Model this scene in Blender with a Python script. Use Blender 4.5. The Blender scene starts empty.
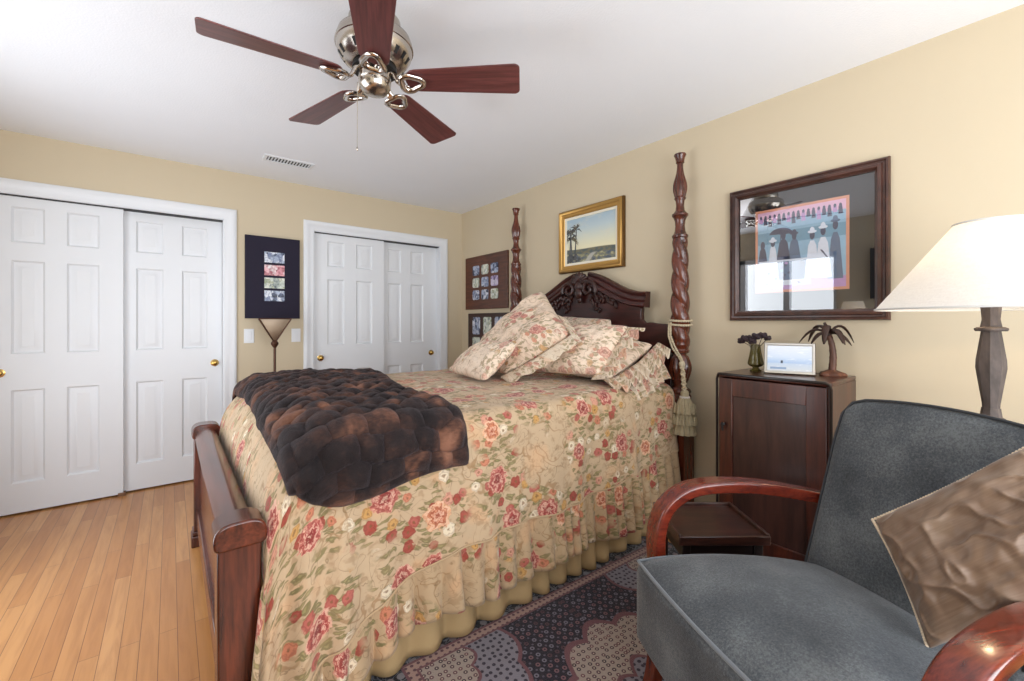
import bpy, bmesh, math, random
import numpy as np
from mathutils import Vector, Matrix, noise
random.seed(7); np.random.seed(7)
S = bpy.context.scene
COL = S.collection
PI = math.pi
sin, cos = math.sin, math.cos

# ------------------------------------------------------------------ camera, world, lights, exposure
cam_d = bpy.data.cameras.new('camera'); cam = bpy.data.objects.new('camera', cam_d); COL.objects.link(cam)
cam.location = (-2.539, -4.100, 1.229)
cam.rotation_euler = (PI/2, 0, math.radians(-38.4))
cam_d.sensor_width = 36; cam_d.lens = 431/1024*36; cam_d.shift_y = -17.5/1024
cam_d.clip_start = 0.02
S.camera = cam
S.view_settings.view_transform = 'Standard'; S.view_settings.look = 'None'
S.view_settings.gamma = 1; S.view_settings.use_curve_mapping = False
S.view_settings.exposure = 0.08
try:
    S.cycles.use_denoising = True; S.cycles.max_bounces = 10; S.cycles.diffuse_bounces = 6
    S.cycles.sample_clamp_indirect = 6
except Exception: pass

W = bpy.data.worlds.new('sky'); S.world = W; W.use_nodes = True
W.node_tree.nodes['Background'].inputs[0].default_value = (0.80, 0.88, 1.0, 1)
W.node_tree.nodes['Background'].inputs[1].default_value = 1.0

def area(name, loc, rot, sx, sy, energy, color):
    l = bpy.data.lights.new(name, 'AREA'); l.shape = 'RECTANGLE'; l.size = sx; l.size_y = sy
    l.energy = energy; l.color = color
    o = bpy.data.objects.new(name, l); COL.objects.link(o); o.location = loc; o.rotation_euler = rot
    return o
# daylight entering through the patio door in the left wall, plus fill from an unseen added window behind the camera
area('patio_daylight', (-3.70, -1.70, 1.15), (0, -PI/2-.25, 0), 1.9, 1.6, 36, (0.92, 0.96, 1.0))
area('added_window_fill', (-1.85, -5.62, 1.35), (PI/2+.55, 0, 0), 2.9, 1.9, 112, (0.94, 0.97, 1.0))  # unseen window light added as fill, aimed up to brighten the ceiling

# ------------------------------------------------------------------ mesh helpers
class MB:
    """collects shapes and links them as one mesh object"""
    def __init__(s): s.v = []; s.f = []; s.m = []; s.sm = []; s.uv = {}
    def add(s, vs, fs, m=0, smooth=False, uv=None):
        b = len(s.v); s.v += [tuple(map(float, p)) for p in vs]
        for f in fs: s.f.append(tuple(i+b for i in f)); s.m.append(m); s.sm.append(smooth)
        if uv is not None:
            for i, t in enumerate(uv): s.uv[b+i] = t
        return b
    def box(s, x0, x1, y0, y1, z0, z1, m=0):
        v = [(x, y, z) for z in (z0, z1) for y in (y0, y1) for x in (x0, x1)]
        s.add(v, [(0,2,3,1),(4,5,7,6),(0,1,5,4),(2,6,7,3),(0,4,6,2),(1,3,7,5)], m)
        return s
    def grid(s, P, cu=False, cv=False, m=0, smooth=True, uv=None, flip=False):
        n, k = len(P), len(P[0]); vs = [p for r in P for p in r]; fs = []
        for i in range(n if cu else n-1):
            for j in range(k if cv else k-1):
                q = (i*k+j, ((i+1)%n)*k+j, ((i+1)%n)*k+(j+1)%k, i*k+(j+1)%k)
                fs.append(q[::-1] if flip else q)
        s.add(vs, fs, m, smooth, None if uv is None else [t for r in uv for t in r]); return s
    def lathe(s, prof, seg=32, c=(0,0,0), m=0, mod=None, smooth=True, M=None, ph=0.0):
        """prof: list of (radius, z)"""
        P = []
        for r, z in prof:
            row = []
            for j in range(seg):
                a = 2*PI*j/seg + ph
                rr = r if mod is None else mod(r, z, a)
                p = Vector((rr*cos(a), rr*sin(a), z))
                if M is not None: p = M @ p
                row.append((p.x+c[0], p.y+c[1], p.z+c[2]))
            P.append(row)
        b = len(s.v)
        s.grid(P, cv=True, m=m, smooth=smooth, flip=True)
        k = len(prof)
        if prof[0][0] > 1e-5: s.f.append(tuple(b+j for j in range(seg))[::-1]); s.m.append(m); s.sm.append(False)
        if prof[-1][0] > 1e-5: s.f.append(tuple(b+(k-1)*seg+j for j in range(seg))); s.m.append(m); s.sm.append(False)
        return s
    def tube(s, path, r, seg=10, closed=False, m=0, flat=None):
        """round tube along a path; r a number or a list; flat=(a, b) scales the section on the two axes"""
        pts = [Vector(p) for p in path]; n = len(pts)
        P = []; prev = None
        for i, p in enumerate(pts):
            if closed: t = pts[(i+1)%n]-pts[i-1]
            else: t = pts[min(i+1, n-1)]-pts[max(i-1, 0)]
            t.normalize()
            if prev is None:
                up = Vector((0,0,1)) if abs(t.z) < .9 else Vector((1,0,0))
                a = t.cross(up).normalized()
            else: a = (prev - t*prev.dot(t)).normalized()
            prev = a; b = t.cross(a)
            rr = r[i] if isinstance(r, (list, tuple)) else r
            fa, fb = flat or (1, 1)
            P.append([tuple(p + a*(rr*fa*cos(2*PI*j/seg)) + b*(rr*fb*sin(2*PI*j/seg))) for j in range(seg)])
        b0 = len(s.v)
        s.grid(P, cu=closed, cv=True, m=m)
        if not closed:
            s.f.append(tuple(b0+j for j in range(seg))[::-1]); s.m.append(m); s.sm.append(False)
            s.f.append(tuple(b0+(n-1)*seg+j for j in range(seg))); s.m.append(m); s.sm.append(False)
        return s
    def ribbon(s, path, sec, side, m=0):
        """sweeps a closed section [(along side, along normal)] down a path; side is a fixed direction"""
        pts = [Vector(p) for p in path]; n = len(pts); side = Vector(side); P = []
        for i, p in enumerate(pts):
            t = (pts[min(i+1, n-1)]-pts[max(i-1, 0)]).normalized()
            nn = side.cross(t).normalized()
            P.append([tuple(p + side*a + nn*b) for a, b in sec])
        b0 = len(s.v); k = len(sec)
        s.grid(P, cv=True, m=m)
        s.f.append(tuple(b0+j for j in range(k))[::-1]); s.m.append(m); s.sm.append(False)
        s.f.append(tuple(b0+(n-1)*k+j for j in range(k))); s.m.append(m); s.sm.append(False)
        return s
    def ball(s, c, rx, ry=None, rz=None, m=0, seg=14, rings=9, M=None):
        ry = rx if ry is None else ry; rz = rx if rz is None else rz
        P = []
        for i in range(rings+1):
            a = PI*i/rings; row = []
            for j in range(seg):
                b = 2*PI*j/seg
                p = Vector((rx*sin(a)*cos(b), ry*sin(a)*sin(b), -rz*cos(a)))
                if M is not None: p = M @ p
                row.append((p.x+c[0], p.y+c[1], p.z+c[2]))
            P.append(row)
        s.grid(P, cv=True, m=m, flip=True); return s
    def prism(s, poly, d0, d1, plane='xz', m=0, smooth=False):
        """extrudes a 2D outline; plane names the two axes of the outline, d0..d1 run on the third"""
        def mk(a, b, d): return {'xz': (a, d, b), 'xy': (a, b, d), 'yz': (d, a, b)}[plane]
        n = len(poly)
        v = [mk(a, b, d0) for a, b in poly] + [mk(a, b, d1) for a, b in poly]
        f = [tuple(range(n)), tuple(range(2*n-1, n-1, -1))] + [(i, n+i, n+(i+1)%n, (i+1)%n) for i in range(n)]
        s.add(v, f, m, smooth); return s
    def rings(s, x0, x1, z0, z1, prof, m=0, cap=True, ms=None):
        """nested rectangles in the xz plane; prof: (inset, y)"""
        b = len(s.v)
        for o, y in prof:
            s.v += [(x0+o, y, z0+o), (x1-o, y, z0+o), (x1-o, y, z1-o), (x0+o, y, z1-o)]
        for i in range(len(prof)-1):
            for j in range(4):
                a = b+i*4
                s.f.append((a+j, a+(j+1)%4, a+4+(j+1)%4, a+4+j)); s.m.append(ms[i] if ms else m); s.sm.append(False)
        if cap:
            a = b+(len(prof)-1)*4; s.f.append((a, a+1, a+2, a+3)); s.m.append(m); s.sm.append(False)
        return s
    def build(s, name, mats, parent=None, origin=None, bevel=0, seg=2, sub=0, solid=0, sharp=40, fix=True):
        me = bpy.data.meshes.new(name)
        v = s.v
        if origin is not None: v = [(p[0]-origin[0], p[1]-origin[1], p[2]-origin[2]) for p in v]
        me.from_pydata(v, [], s.f)
        if not isinstance(mats, (list, tuple)): mats = [mats]
        for m in mats: me.materials.append(m)
        me.polygons.foreach_set('material_index', s.m)
        me.polygons.foreach_set('use_smooth', [True]*len(s.f) if bevel or sub else s.sm)
        if s.uv:
            L = me.uv_layers.new(name='UVMap')
            for lp in me.loops: L.data[lp.index].uv = s.uv.get(lp.vertex_index, (0, 0))
        if fix and not s.uv:
            bm = bmesh.new(); bm.from_mesh(me); bmesh.ops.recalc_face_normals(bm, faces=bm.faces); bm.to_mesh(me); bm.free()
        me.update()
        if sharp: me.set_sharp_from_angle(angle=math.radians(sharp))
        o = bpy.data.objects.new(name, me); COL.objects.link(o)
        if parent is not None: o.parent = parent
        elif origin is not None: o.location = origin
        if solid:
            q = o.modifiers.new('solid', 'SOLIDIFY'); q.thickness = solid; q.offset = -1
        if bevel:
            q = o.modifiers.new('bevel', 'BEVEL'); q.width = bevel; q.segments = seg; q.limit_method = 'ANGLE'
            q.angle_limit = math.radians(35); q.harden_normals = False
        if sub:
            q = o.modifiers.new('sub', 'SUBSURF'); q.levels = sub; q.render_levels = sub
        return o

def thing(name, label, cat, loc=(0,0,0), rotz=0, group=None):
    o = bpy.data.objects.new(name, None); COL.objects.link(o)
    o.location = loc; o.rotation_euler = (0, 0, rotz); o.empty_display_size = .1
    return tag(o, label, cat, group)
def tag(o, label, cat, group=None):
    o['label'] = label; o['category'] = cat
    if group: o['group'] = group
    return o
def struct(o, label=None):
    o['kind'] = 'structure'
    if label: o['label'] = label
    return o
def lab(o, label): o['label'] = label; return o
RW = -PI/2      # rotation of things on the right wall: local x runs along -y, local -y faces the room

# ------------------------------------------------------------------ material helpers
def lin(c):
    return tuple(((x/255)/12.92 if x/255 <= .04045 else ((x/255+.055)/1.055)**2.4) for x in c) + (1,)
class X:
    """a node socket with arithmetic"""
    def __init__(s, t, k): s.t = t; s.k = k
    def _b(s, op, o, r=False):
        return s.t.math(op, o, s) if r else s.t.math(op, s, o)
    def __add__(s, o): return s._b('ADD', o)
    def __radd__(s, o): return s._b('ADD', o, True)
    def __sub__(s, o): return s._b('SUBTRACT', o)
    def __rsub__(s, o): return s._b('SUBTRACT', o, True)
    def __mul__(s, o): return s._b('MULTIPLY', o)
    def __rmul__(s, o): return s._b('MULTIPLY', o, True)
    def __truediv__(s, o): return s._b('DIVIDE', o)
class Mat:
    def __init__(s, name, rough=.5, spec=.5, **kw):
        s.mat = bpy.data.materials.new(name); s.mat.use_nodes = True
        s.nt = s.mat.node_tree; s.N = s.nt.nodes; s.bsdf = s.N['Principled BSDF']
        s.bsdf.inputs['Roughness'].default_value = rough
        s.bsdf.inputs['Specular IOR Level'].default_value = spec
        for k, v in kw.items(): s.bsdf.inputs[k.replace('_', ' ')].default_value = v
    def put(s, sock, v):
        if isinstance(v, X): s.nt.links.new(v.k, sock)
        elif isinstance(v, (tuple, list)) and len(v) == 4 and len(sock.default_value) == 3: sock.default_value = v[:3]
        else: sock.default_value = v
    def node(s, ty, **kw):
        n = s.N.new(ty)
        for k, v in kw.items(): setattr(n, k, v)
        return n
    def math(s, op, a, b=0.0, c=0.0, clamp=False):
        n = s.node('ShaderNodeMath', operation=op, use_clamp=clamp)
        s.put(n.inputs[0], a); s.put(n.inputs[1], b); s.put(n.inputs[2], c); return X(s, n.outputs[0])
    def coord(s, k='Object'): return X(s, s.node('ShaderNodeTexCoord').outputs[k])
    def map(s, v, scale=(1,1,1), loc=(0,0,0), rot=(0,0,0)):
        n = s.node('ShaderNodeMapping'); s.put(n.inputs[0], v)
        n.inputs['Scale'].default_value = scale; n.inputs['Location'].default_value = loc; n.inputs['Rotation'].default_value = rot
        return X(s, n.outputs[0])
    def noise(s, v, scale=5, detail=2, rough=.5, dist=0, out=0):
        n = s.node('ShaderNodeTexNoise'); s.put(n.inputs['Vector'], v)
        n.inputs['Scale'].default_value = scale; n.inputs['Detail'].default_value = detail
        n.inputs['Roughness'].default_value = rough; n.inputs['Distortion'].default_value = dist
        return X(s, n.outputs[out])
    def vor(s, v, scale=5, rand=1.0, dim='3D', feature='F1'):
        n = s.node('ShaderNodeTexVoronoi', voronoi_dimensions=dim, feature=feature); s.put(n.inputs['Vector'], v)
        n.inputs['Scale'].default_value = scale; n.inputs['Randomness'].default_value = rand
        return [X(s, o) for o in n.outputs]
    def sep(s, v):
        n = s.node('ShaderNodeSeparateXYZ'); s.put(n.inputs[0], v); return [X(s, o) for o in n.outputs]
    def comb(s, x=0.0, y=0.0, z=0.0):
        n = s.node('ShaderNodeCombineXYZ')
        for i, k in enumerate((x, y, z)): s.put(n.inputs[i], k)
        return X(s, n.outputs[0])
    def vadd(s, a, b, op='ADD'):
        n = s.node('ShaderNodeVectorMath', operation=op); s.put(n.inputs[0], a); s.put(n.inputs[1], b); return X(s, n.outputs[0])
    def mix(s, f, a, b, mode='MIX'):
        n = s.node('ShaderNodeMix', data_type='RGBA', blend_type=mode)
        s.put(n.inputs[0], f); s.put(n.inputs[6], a); s.put(n.inputs[7], b); return X(s, n.outputs[2])
    def step(s, x, a, b, smooth=True):
        """0 below a, 1 above b (a may be greater than b)"""
        n = s.node('ShaderNodeMapRange', interpolation_type='SMOOTHSTEP' if smooth else 'LINEAR')
        s.put(n.inputs[0], x); n.inputs[1].default_value = a; n.inputs[2].default_value = b
        if a > b: n.inputs[1].default_value = b; n.inputs[2].default_value = a; n.inputs[3].default_value = 1; n.inputs[4].default_value = 0
        return X(s, n.outputs[0])
    def ramp(s, f, stops, interp='LINEAR'):
        n = s.node('ShaderNodeValToRGB'); r = n.color_ramp; r.interpolation = interp
        while len(r.elements) < len(stops): r.elements.new(.5)
        for e, (p, c) in zip(r.elements, stops): e.position = p; e.color = c
        s.put(n.inputs[0], f); return X(s, n.outputs[0])
    def color(s, v): s.put(s.bsdf.inputs['Base Color'], v); return s
    def rough(s, v): s.put(s.bsdf.inputs['Roughness'], v); return s
    def bump(s, h, strength=.3, dist=.01):
        n = s.node('ShaderNodeBump'); n.inputs['Strength'].default_value = strength; n.inputs['Distance'].default_value = dist
        s.put(n.inputs['Height'], h); s.nt.links.new(n.outputs[0], s.bsdf.inputs['Normal']); return s

def plain(name, c, rough=.5, spec=.5, var=.04, scale=8, bump=0, bscale=200, **kw):
    m = Mat(name, rough, spec, **kw); o = m.coord()
    c0 = lin(c); a = tuple(x*(1-var) for x in c0[:3])+(1,); b = tuple(min(1, x*(1+var)) for x in c0[:3])+(1,)
    m.color(m.mix(m.noise(o, scale, 3), a, b))
    if bump: m.bump(m.noise(o, bscale, 3), bump, .002)
    return m.mat
def wood(name, dark, light, rough=.3, scale=(30, 30, 2.5), coat=0.0, spec=.5):
    m = Mat(name, rough, spec, Coat_Weight=coat, Coat_Roughness=.12); o = m.coord()
    v = m.map(o, scale)
    n1 = m.noise(v, 1.0, 5, .6, .8); n2 = m.noise(v, 4.0, 3, .6)
    f = m.step(n1*.7+n2*.3, .3, .72)
    m.color(m.mix(f, lin(dark), lin(light))); m.bump(n2, .06, .002)
    return m.mat
def metal(name, c, rough=.25):
    m = Mat(name, rough, .5, Metallic=1.0); o = m.coord()
    c0 = lin(c); m.color(m.mix(m.noise(o, 20, 3), tuple(x*.9 for x in c0[:3])+(1,), c0))
    return m.mat

M = {}
M['wall'] = plain('wall_paint_tan', (203, 189, 163), .75, .25, .02, 3, .15, 260)
M['ceiling'] = plain('ceiling_white', (237, 240, 245), .85, .2, .015, 4, .5, 120)
M['white'] = plain('white_semi_gloss', (224, 227, 231), .35, .4, .012, 3)
M['shadow_gap'] = plain('painted_shadow_gap', (40, 40, 42), .6)  # dark colour painted in for shade at the door track and duct
M['brass'] = metal('brass', (196, 160, 90), .22)
M['nickel'] = metal('brushed_nickel', (196, 188, 178), .24)
M['chrome'] = metal('polished_nickel', (214, 208, 202), .1)
M['black'] = plain('black', (16, 16, 18), .5)
M['mahogany'] = wood('mahogany', (44, 18, 12), (112, 52, 32), .26, (26, 26, 2.2), .35)
M['mahogany_y'] = wood('mahogany_along_y', (46, 19, 13), (114, 54, 34), .26, (26, 2.2, 26), .35)
M['headboard'] = wood('headboard_mahogany', (34, 14, 13), (72, 30, 26), .32, (20, 3, 20), .2)
M['carving'] = wood('carved_mahogany', (30, 14, 12), (66, 32, 26), .38, (20, 20, 20), .1)
M['cherry'] = wood('cherry_arm', (70, 20, 12), (128, 46, 26), .2, (7, 60, 40), .5)
M['blade'] = wood('fan_blade_wood', (74, 34, 34), (112, 60, 58), .38, (2.5, 40, 30), .1)
M['blade_edge'] = plain('blade_edge', (70, 24, 22), .4)
M['cabinet'] = wood('cabinet_wood', (40, 18, 13), (88, 42, 28), .3, (22, 22, 2), .3)
M['cabinet_panel'] = wood('cabinet_panel_veneer', (40, 23, 20), (74, 45, 38), .33, (12, 12, 1.6), .25)
M['cabinet_edge'] = plain('cabinet_edge_dark', (26, 16, 14), .3)
M['espresso'] = wood('espresso_wood', (36, 19, 15), (74, 40, 31), .3, (5, 28, 28), .2)
M['velvet'] = None

# hardwood floor: honey oak strips running along y
def mk_floor():
    m = Mat('oak_floor', .32, .5, Coat_Weight=.15, Coat_Roughness=.2); o = m.coord()
    x, y, z = m.sep(o)
    b = m.node('ShaderNodeTexBrick'); b.offset = .37; b.offset_frequency = 2
    m.put(b.inputs['Vector'], m.comb(y, x, 0.0))
    b.inputs['Color1'].default_value = (0, 0, 0, 1); b.inputs['Color2'].default_value = (1, 1, 1, 1)
    b.inputs['Mortar'].default_value = (.5, .5, .5, 1)
    b.inputs['Scale'].default_value = 1; b.inputs['Mortar Size'].default_value = .0009; b.inputs['Mortar Smooth'].default_value = .1
    b.inputs['Bias'].default_value = 0; b.inputs['Brick Width'].default_value = .95; b.inputs['Row Height'].default_value = .0572
    t = X(m, b.outputs[0]); gap = X(m, b.outputs[1])
    row = m.math('FLOOR', x/.0572)
    v = m.comb(x*22, y*1.6+row*7.31, row*3.7)
    g = m.noise(v, 1.6, 5, .6, .6)
    base = m.ramp(t, [(0, lin((178, 120, 66))), (.35, lin((190, 132, 76))), (.7, lin((197, 141, 84))), (1, lin((206, 152, 96)))])
    c = m.mix(m.step(g, .35, .75), base, m.mix(.45, base, lin((150, 96, 52))))
    c = m.mix(gap, c, lin((104, 66, 38)))
    m.color(c); m.rough(g*.12+.26); m.bump(g*.3-gap, .15, .002)
    return m.mat
M['floor'] = mk_floor()

# floral cotton: roses, small blossoms, leaves and thin scrolls over a cream ground; reads UV in metres
def mk_floral(name, base, tint=0.0, quilt=0.0, amount=1.0, sc=1.0):
    m = Mat(name, .85, .2, Sheen_Weight=.15, Sheen_Roughness=.5)
    uv = m.map(m.coord('UV'), (sc, sc, 1))
    wv = m.vadd(uv, m.map(m.noise(uv, 9, 2, out=1), (.05, .05, 0), (-.025, -.025, 0)))
    wf = m.vadd(uv, m.map(m.noise(uv, 45, 2, out=1), (.014, .014, 0), (-.007, -.007, 0)))
    low = m.noise(uv, 3.2, 1)
    col = m.mix(m.noise(uv, 5, 2), lin(base), tuple(x*.93 for x in lin(base)[:3])+(1,))
    jit = m.noise(uv, 55, 2)-.5
    # thin tan scrolls and faded brush strokes of the ground
    n = m.noise(wv, 8.5, 1.5, .5, .6)
    sc1 = m.step(m.math('ABSOLUTE', n-.5), .016, .006)*m.step(low, .36, .5)
    col = m.mix(sc1*.65, col, lin((146, 112, 76)))
    n2 = m.noise(wv, 14, 1, .5, 1.4)
    sc2 = m.step(m.math('ABSOLUTE', n2-.45), .014, .004)
    col = m.mix(sc2*.55, col, lin((116, 94, 64)))
    col = m.mix(m.step(m.noise(uv, 6.5, 2), .54, .70)*.40, col, lin((214, 166, 124)))
    col = m.mix(m.step(m.noise(wf, 24, 2, .6), .54, .66)*.42, col, lin((146, 116, 82)))
    # where the bouquets sit: round the large roses
    d, c, p = m.vor(wf, 4.1, .62, '2D')[:3]
    lr = m.sep(c); has = m.step(lr[0], .10, .12)
    dd = m.vadd(wf, p, 'SUBTRACT'); dx, dy, _ = m.sep(dd)
    th = m.math('ARCTAN2', dy, dx); r = m.math('SQRT', dx*dx+dy*dy)
    k = r/(lr[2]*.018+.034)
    near = m.step(k+(low-.5)*3.0, 3.3, 2.3)*has
    near = m.math('MAXIMUM', near, m.step(m.noise(uv, 4.6, 1), .56, .62))
    # pointed leaves in two directions
    for rot, seed in ((.6, 0.0), (-.95, 3.7)):
        d2, c2, p2 = m.vor(m.map(m.vadd(wf, m.map(m.noise(uv, 18, 1, out=1), (.05, .05, 0), (-.025, -.025, 0))), (1.0, 2.7, 1), (seed, seed, 0), (0, 0, rot)), 17, 1.0, '2D')[:3]
        l2 = m.sep(c2)
        lm = m.step(d2, .38, .26)*m.step(l2[0], .42, .46)*near
        lc = m.ramp(l2[1], [(0, lin((52, 50, 32))), (.35, lin((90, 82, 50))), (.6, lin((82, 60, 40))), (1, lin((120, 100, 66)))])
        col = m.mix(lm*.85, col, m.mix(m.step(d2, .06, .16)*.5, lin((150, 140, 96)), lc))
    # small blossoms crowding the bouquets
    d3, c3, p3 = m.vor(wf, 15, .9, '2D')[:3]
    l3 = m.sep(c3); rr = d3/(l3[2]*.14+.25)+jit*.9
    bm_ = m.step(rr, 1.04, .9)*m.step(l3[0], .24, .28)*near
    bc = m.ramp(l3[1], [(0, lin((158, 66, 58))), (.22, lin((198, 124, 96))), (.42, lin((198, 152, 88))), (.56, lin((226, 212, 186))), (.78, lin((178, 92, 84))), (.92, lin((208, 150, 128)))], 'CONSTANT')
    bc = m.mix(m.step(m.math('SINE', rr*10.0+jit*8.0), -.1, .9)*.6, bc, m.mix(.6, bc, lin((104, 46, 38))))
    bc = m.mix(m.step(rr, .30, .12)*.7, bc, lin((120, 84, 48)))
    col = m.mix(bm_*(.9*amount), col, bc)
    # large roses: whorls of petals broken up like brush marks
    kk = k*(1.0+m.math('SINE', th*5.0+lr[1]*7.0)*.05)+jit*.75
    rose = m.step(kk, 1.06, .94)*has
    sw = m.noise(m.comb(kk*5.0, m.math('SINE', th)*1.3, m.math('COSINE', th)*1.3), 1.6, 2)
    petal = m.math('SINE', kk*12.0+sw*13.0+lr[1]*5.0)
    rc = m.ramp(kk, [(0, lin((118, 36, 40))), (.45, lin((164, 70, 68))), (.85, lin((188, 106, 96))), (1, lin((204, 138, 120)))])
    rc2 = m.ramp(kk, [(0, lin((160, 76, 50))), (.45, lin((196, 116, 82))), (1, lin((216, 166, 126)))])
    rc = m.mix(m.step(lr[1], .66, .68), rc, rc2)
    rc = m.mix(m.step(petal, .1, .95)*.65, rc, lin((228, 196, 172)))
    rc = m.mix(m.step(petal, -.35, -.95)*.6, rc, lin((116, 42, 42)))
    col = m.mix(rose*(.95*amount), col, rc)
    if tint: col = m.mix(tint, col, lin((240, 214, 192)))
    m.color(col)
    h = m.noise(uv, 900, 2)*.15
    if quilt: h = h+m.noise(m.map(uv, (1, 1.6, 1)), 22, 2)*quilt
    m.bump(h, .5, .006)
    return m.mat
M['spread'] = mk_floral('floral_bedspread_cotton', (194, 169, 138), 0, 1.0)
M['frill'] = mk_floral('floral_ruffle_cotton', (186, 160, 127), 0, .3, 1.0, 1.0)
M['sham'] = mk_floral('floral_sham_cotton', (224, 203, 181), .15, .5)
M['sham_pale'] = mk_floral('floral_sham_pale', (233, 215, 194), .22, .5, .8, 1.3)
M['sham_ruffle'] = mk_floral('floral_sham_ruffle', (214, 200, 178), .15, .4, .7, 1.2)
M['skirt'] = plain('tan_bed_skirt', (176, 150, 110), .85, .2, .06, 14, .3, 500)

def mk_fur():
    m = Mat('faux_fur_plush', .75, .25, Sheen_Weight=.22, Sheen_Roughness=.4, Sheen_Tint=lin((170, 160, 168)))
    uv = m.coord('UV')
    n = m.noise(m.map(uv, (1, 1, 1)), 7.5, 3, .55, .4)
    n2 = m.noise(m.map(uv, (20, 60, 1)), 3, 3)
    f = n*.85+n2*.15
    m.color(m.ramp(f, [(.30, lin((20, 16, 18))), (.46, lin((36, 27, 27))), (.545, lin((62, 42, 36))), (.62, lin((104, 70, 55))), (.72, lin((140, 98, 78)))]))
    m.bump(m.noise(m.map(uv, (60, 220, 1)), 3, 3)*.6+m.noise(uv, 70, 3)*.6, .8, .008)
    return m.mat
M['fur'] = mk_fur()

def mk_velvet():
    m = Mat('blue_grey_mohair', .8, .3, Sheen_Weight=.5, Sheen_Roughness=.4, Sheen_Tint=lin((196, 200, 204)))
    o = m.coord()
    f = m.noise(o, 6, 3, .5)*.42+m.noise(o, 170, 4, .85)*.58
    m.color(m.ramp(f, [(.36, lin((48, 51, 55))), (.5, lin((74, 78, 82))), (.64, lin((108, 112, 114)))]))
    m.bump(m.noise(o, 420, 2), .5, .003)
    return m.mat
M['velvet'] = mk_velvet()
M['velvet_piping'] = plain('mohair_piping', (104, 110, 116), .7, .3, .1, 30, Sheen_Weight=.4)
def mk_silk():
    m = Mat('bronze_silk', .46, .5, Sheen_Weight=.25, Metallic=.12); uv = m.coord('UV')
    n = m.noise(m.map(uv, (260, 12, 1)), 1, 3, .6); n2 = m.noise(uv, 9, 3)
    m.color(m.ramp(n*.4+n2*.6, [(.3, lin((98, 74, 54))), (.5, lin((114, 90, 70))), (.7, lin((132, 110, 90)))]))
    m.bump(n, .15, .002)
    return m.mat
M['silk'] = mk_silk()
M['silk_piping'] = plain('beaded_edge', (214, 196, 170), .4, .5, .3, 300)

def mk_rug(hx, hy):
    m = Mat('oriental_rug', .95, .1, Sheen_Weight=.2); o = m.coord()
    x, y, _ = m.sep(o)
    ax = m.math('ABSOLUTE', x); ay = m.math('ABSOLUTE', y)
    e = m.math('MINIMUM', hx-ax, hy-ay)
    p2 = m.comb(ax, ay, 0.0)
    navy = lin((28, 26, 40)); cream = lin((168, 154, 144)); rosec = lin((116, 76, 82)); pale = lin((150, 148, 156)); blk = lin((18, 18, 24))
    # field: a lattice of rosettes
    d, c, p = m.vor(p2, 30, .25, '2D')[:3]; q = m.sep(c)
    ros = m.ramp(q[0], [(0, lin((128, 92, 98))), (.4, lin((122, 118, 132))), (.75, lin((88, 58, 66)))], 'CONSTANT')
    fld = m.mix(m.step(d, .30, .24), navy, ros)
    fld = m.mix(m.step(d, .14, .09), fld, lin((44, 34, 44)))
    d2 = m.vor(m.vadd(p2, (.0166, .0166, 0)), 30, .25, '2D')[0]
    fld = m.mix(m.step(d2, .15, .11), fld, lin((96, 88, 104)))
    # light ground with dark dots, for the medallion and the corners
    d, c, p = m.vor(p2, 40, .4, '2D')[:3]; q = m.sep(c)
    lit = m.mix(m.step(d, .34, .28), cream, m.mix(q[0], lin((52, 40, 50)), rosec))
    lit = m.mix(m.step(d, .13, .09), lit, lin((206, 190, 174)))
    grey = m.mix(m.step(d, .30, .24), lin((134, 130, 140)), lin((52, 46, 60)))
    # scalloped medallion
    mr = m.math('SQRT', (x/.50)*(x/.50)+(y/.88)*(y/.88)); ma = m.math('ARCTAN2', y/.88, x/.5)
    md = mr-m.math('ABSOLUTE', m.math('SINE', ma*9.0))*.055
    col = m.mix(m.step(md, .955, .95), fld, rosec)
    col = m.mix(m.step(md, .925, .92), col, lit)
    col = m.mix(m.step(md, .70, .695), col, rosec); col = m.mix(m.step(md, .68, .675), col, grey)
    col = m.mix(m.step(md, .42, .415), col, rosec); col = m.mix(m.step(md, .40, .395), col, fld)
    # corner pieces
    cx = (hx-.185-ax)/.37; cy = (hy-.185-ay)/.44
    cr = m.math('SQRT', cx*cx+cy*cy); ca = m.math('ARCTAN2', cy, cx)
    cd = cr-m.math('ABSOLUTE', m.math('SINE', ca*7.0))*.07
    col = m.mix(m.step(cd, .95, .945), col, rosec); col = m.mix(m.step(cd, .91, .905), col, grey)
    col = m.mix(m.step(cd, .50, .495), col, rosec); col = m.mix(m.step(cd, .47, .465), col, lit)
    # guard stripes and border
    gs = m.mix(m.step(m.vor(p2, 42, .1, '2D')[0], .3, .22), lin((170, 140, 130)), lin((96, 64, 70)))
    col = m.mix(m.step(e, .186, .184), col, rosec)
    col = m.mix(m.step(e, .178, .176), col, gs)
    col = m.mix(m.step(e, .146, .144), col, rosec)
    d, c, p = m.vor(p2, 19, .7, '2D')[:3]; n = m.noise(p2, 34, 1, .5, 1.0)
    bd = m.mix(m.step(m.math('ABSOLUTE', n-.5), .05, .03), blk, lin((112, 112, 118)))
    bd = m.mix(m.step(d, .3, .24), bd, m.mix(m.sep(c)[0], lin((120, 88, 84)), lin((128, 130, 136))))
    col = m.mix(m.step(e, .136, .134), col, bd)
    col = m.mix(m.step(e, .02, .018), col, blk)
    col = m.mix(m.noise(o, 250, 2)*.35, col, lin((40, 34, 40)))
    m.color(col); m.bump(m.noise(o, 500, 2), .6, .004)
    return m.mat

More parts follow.
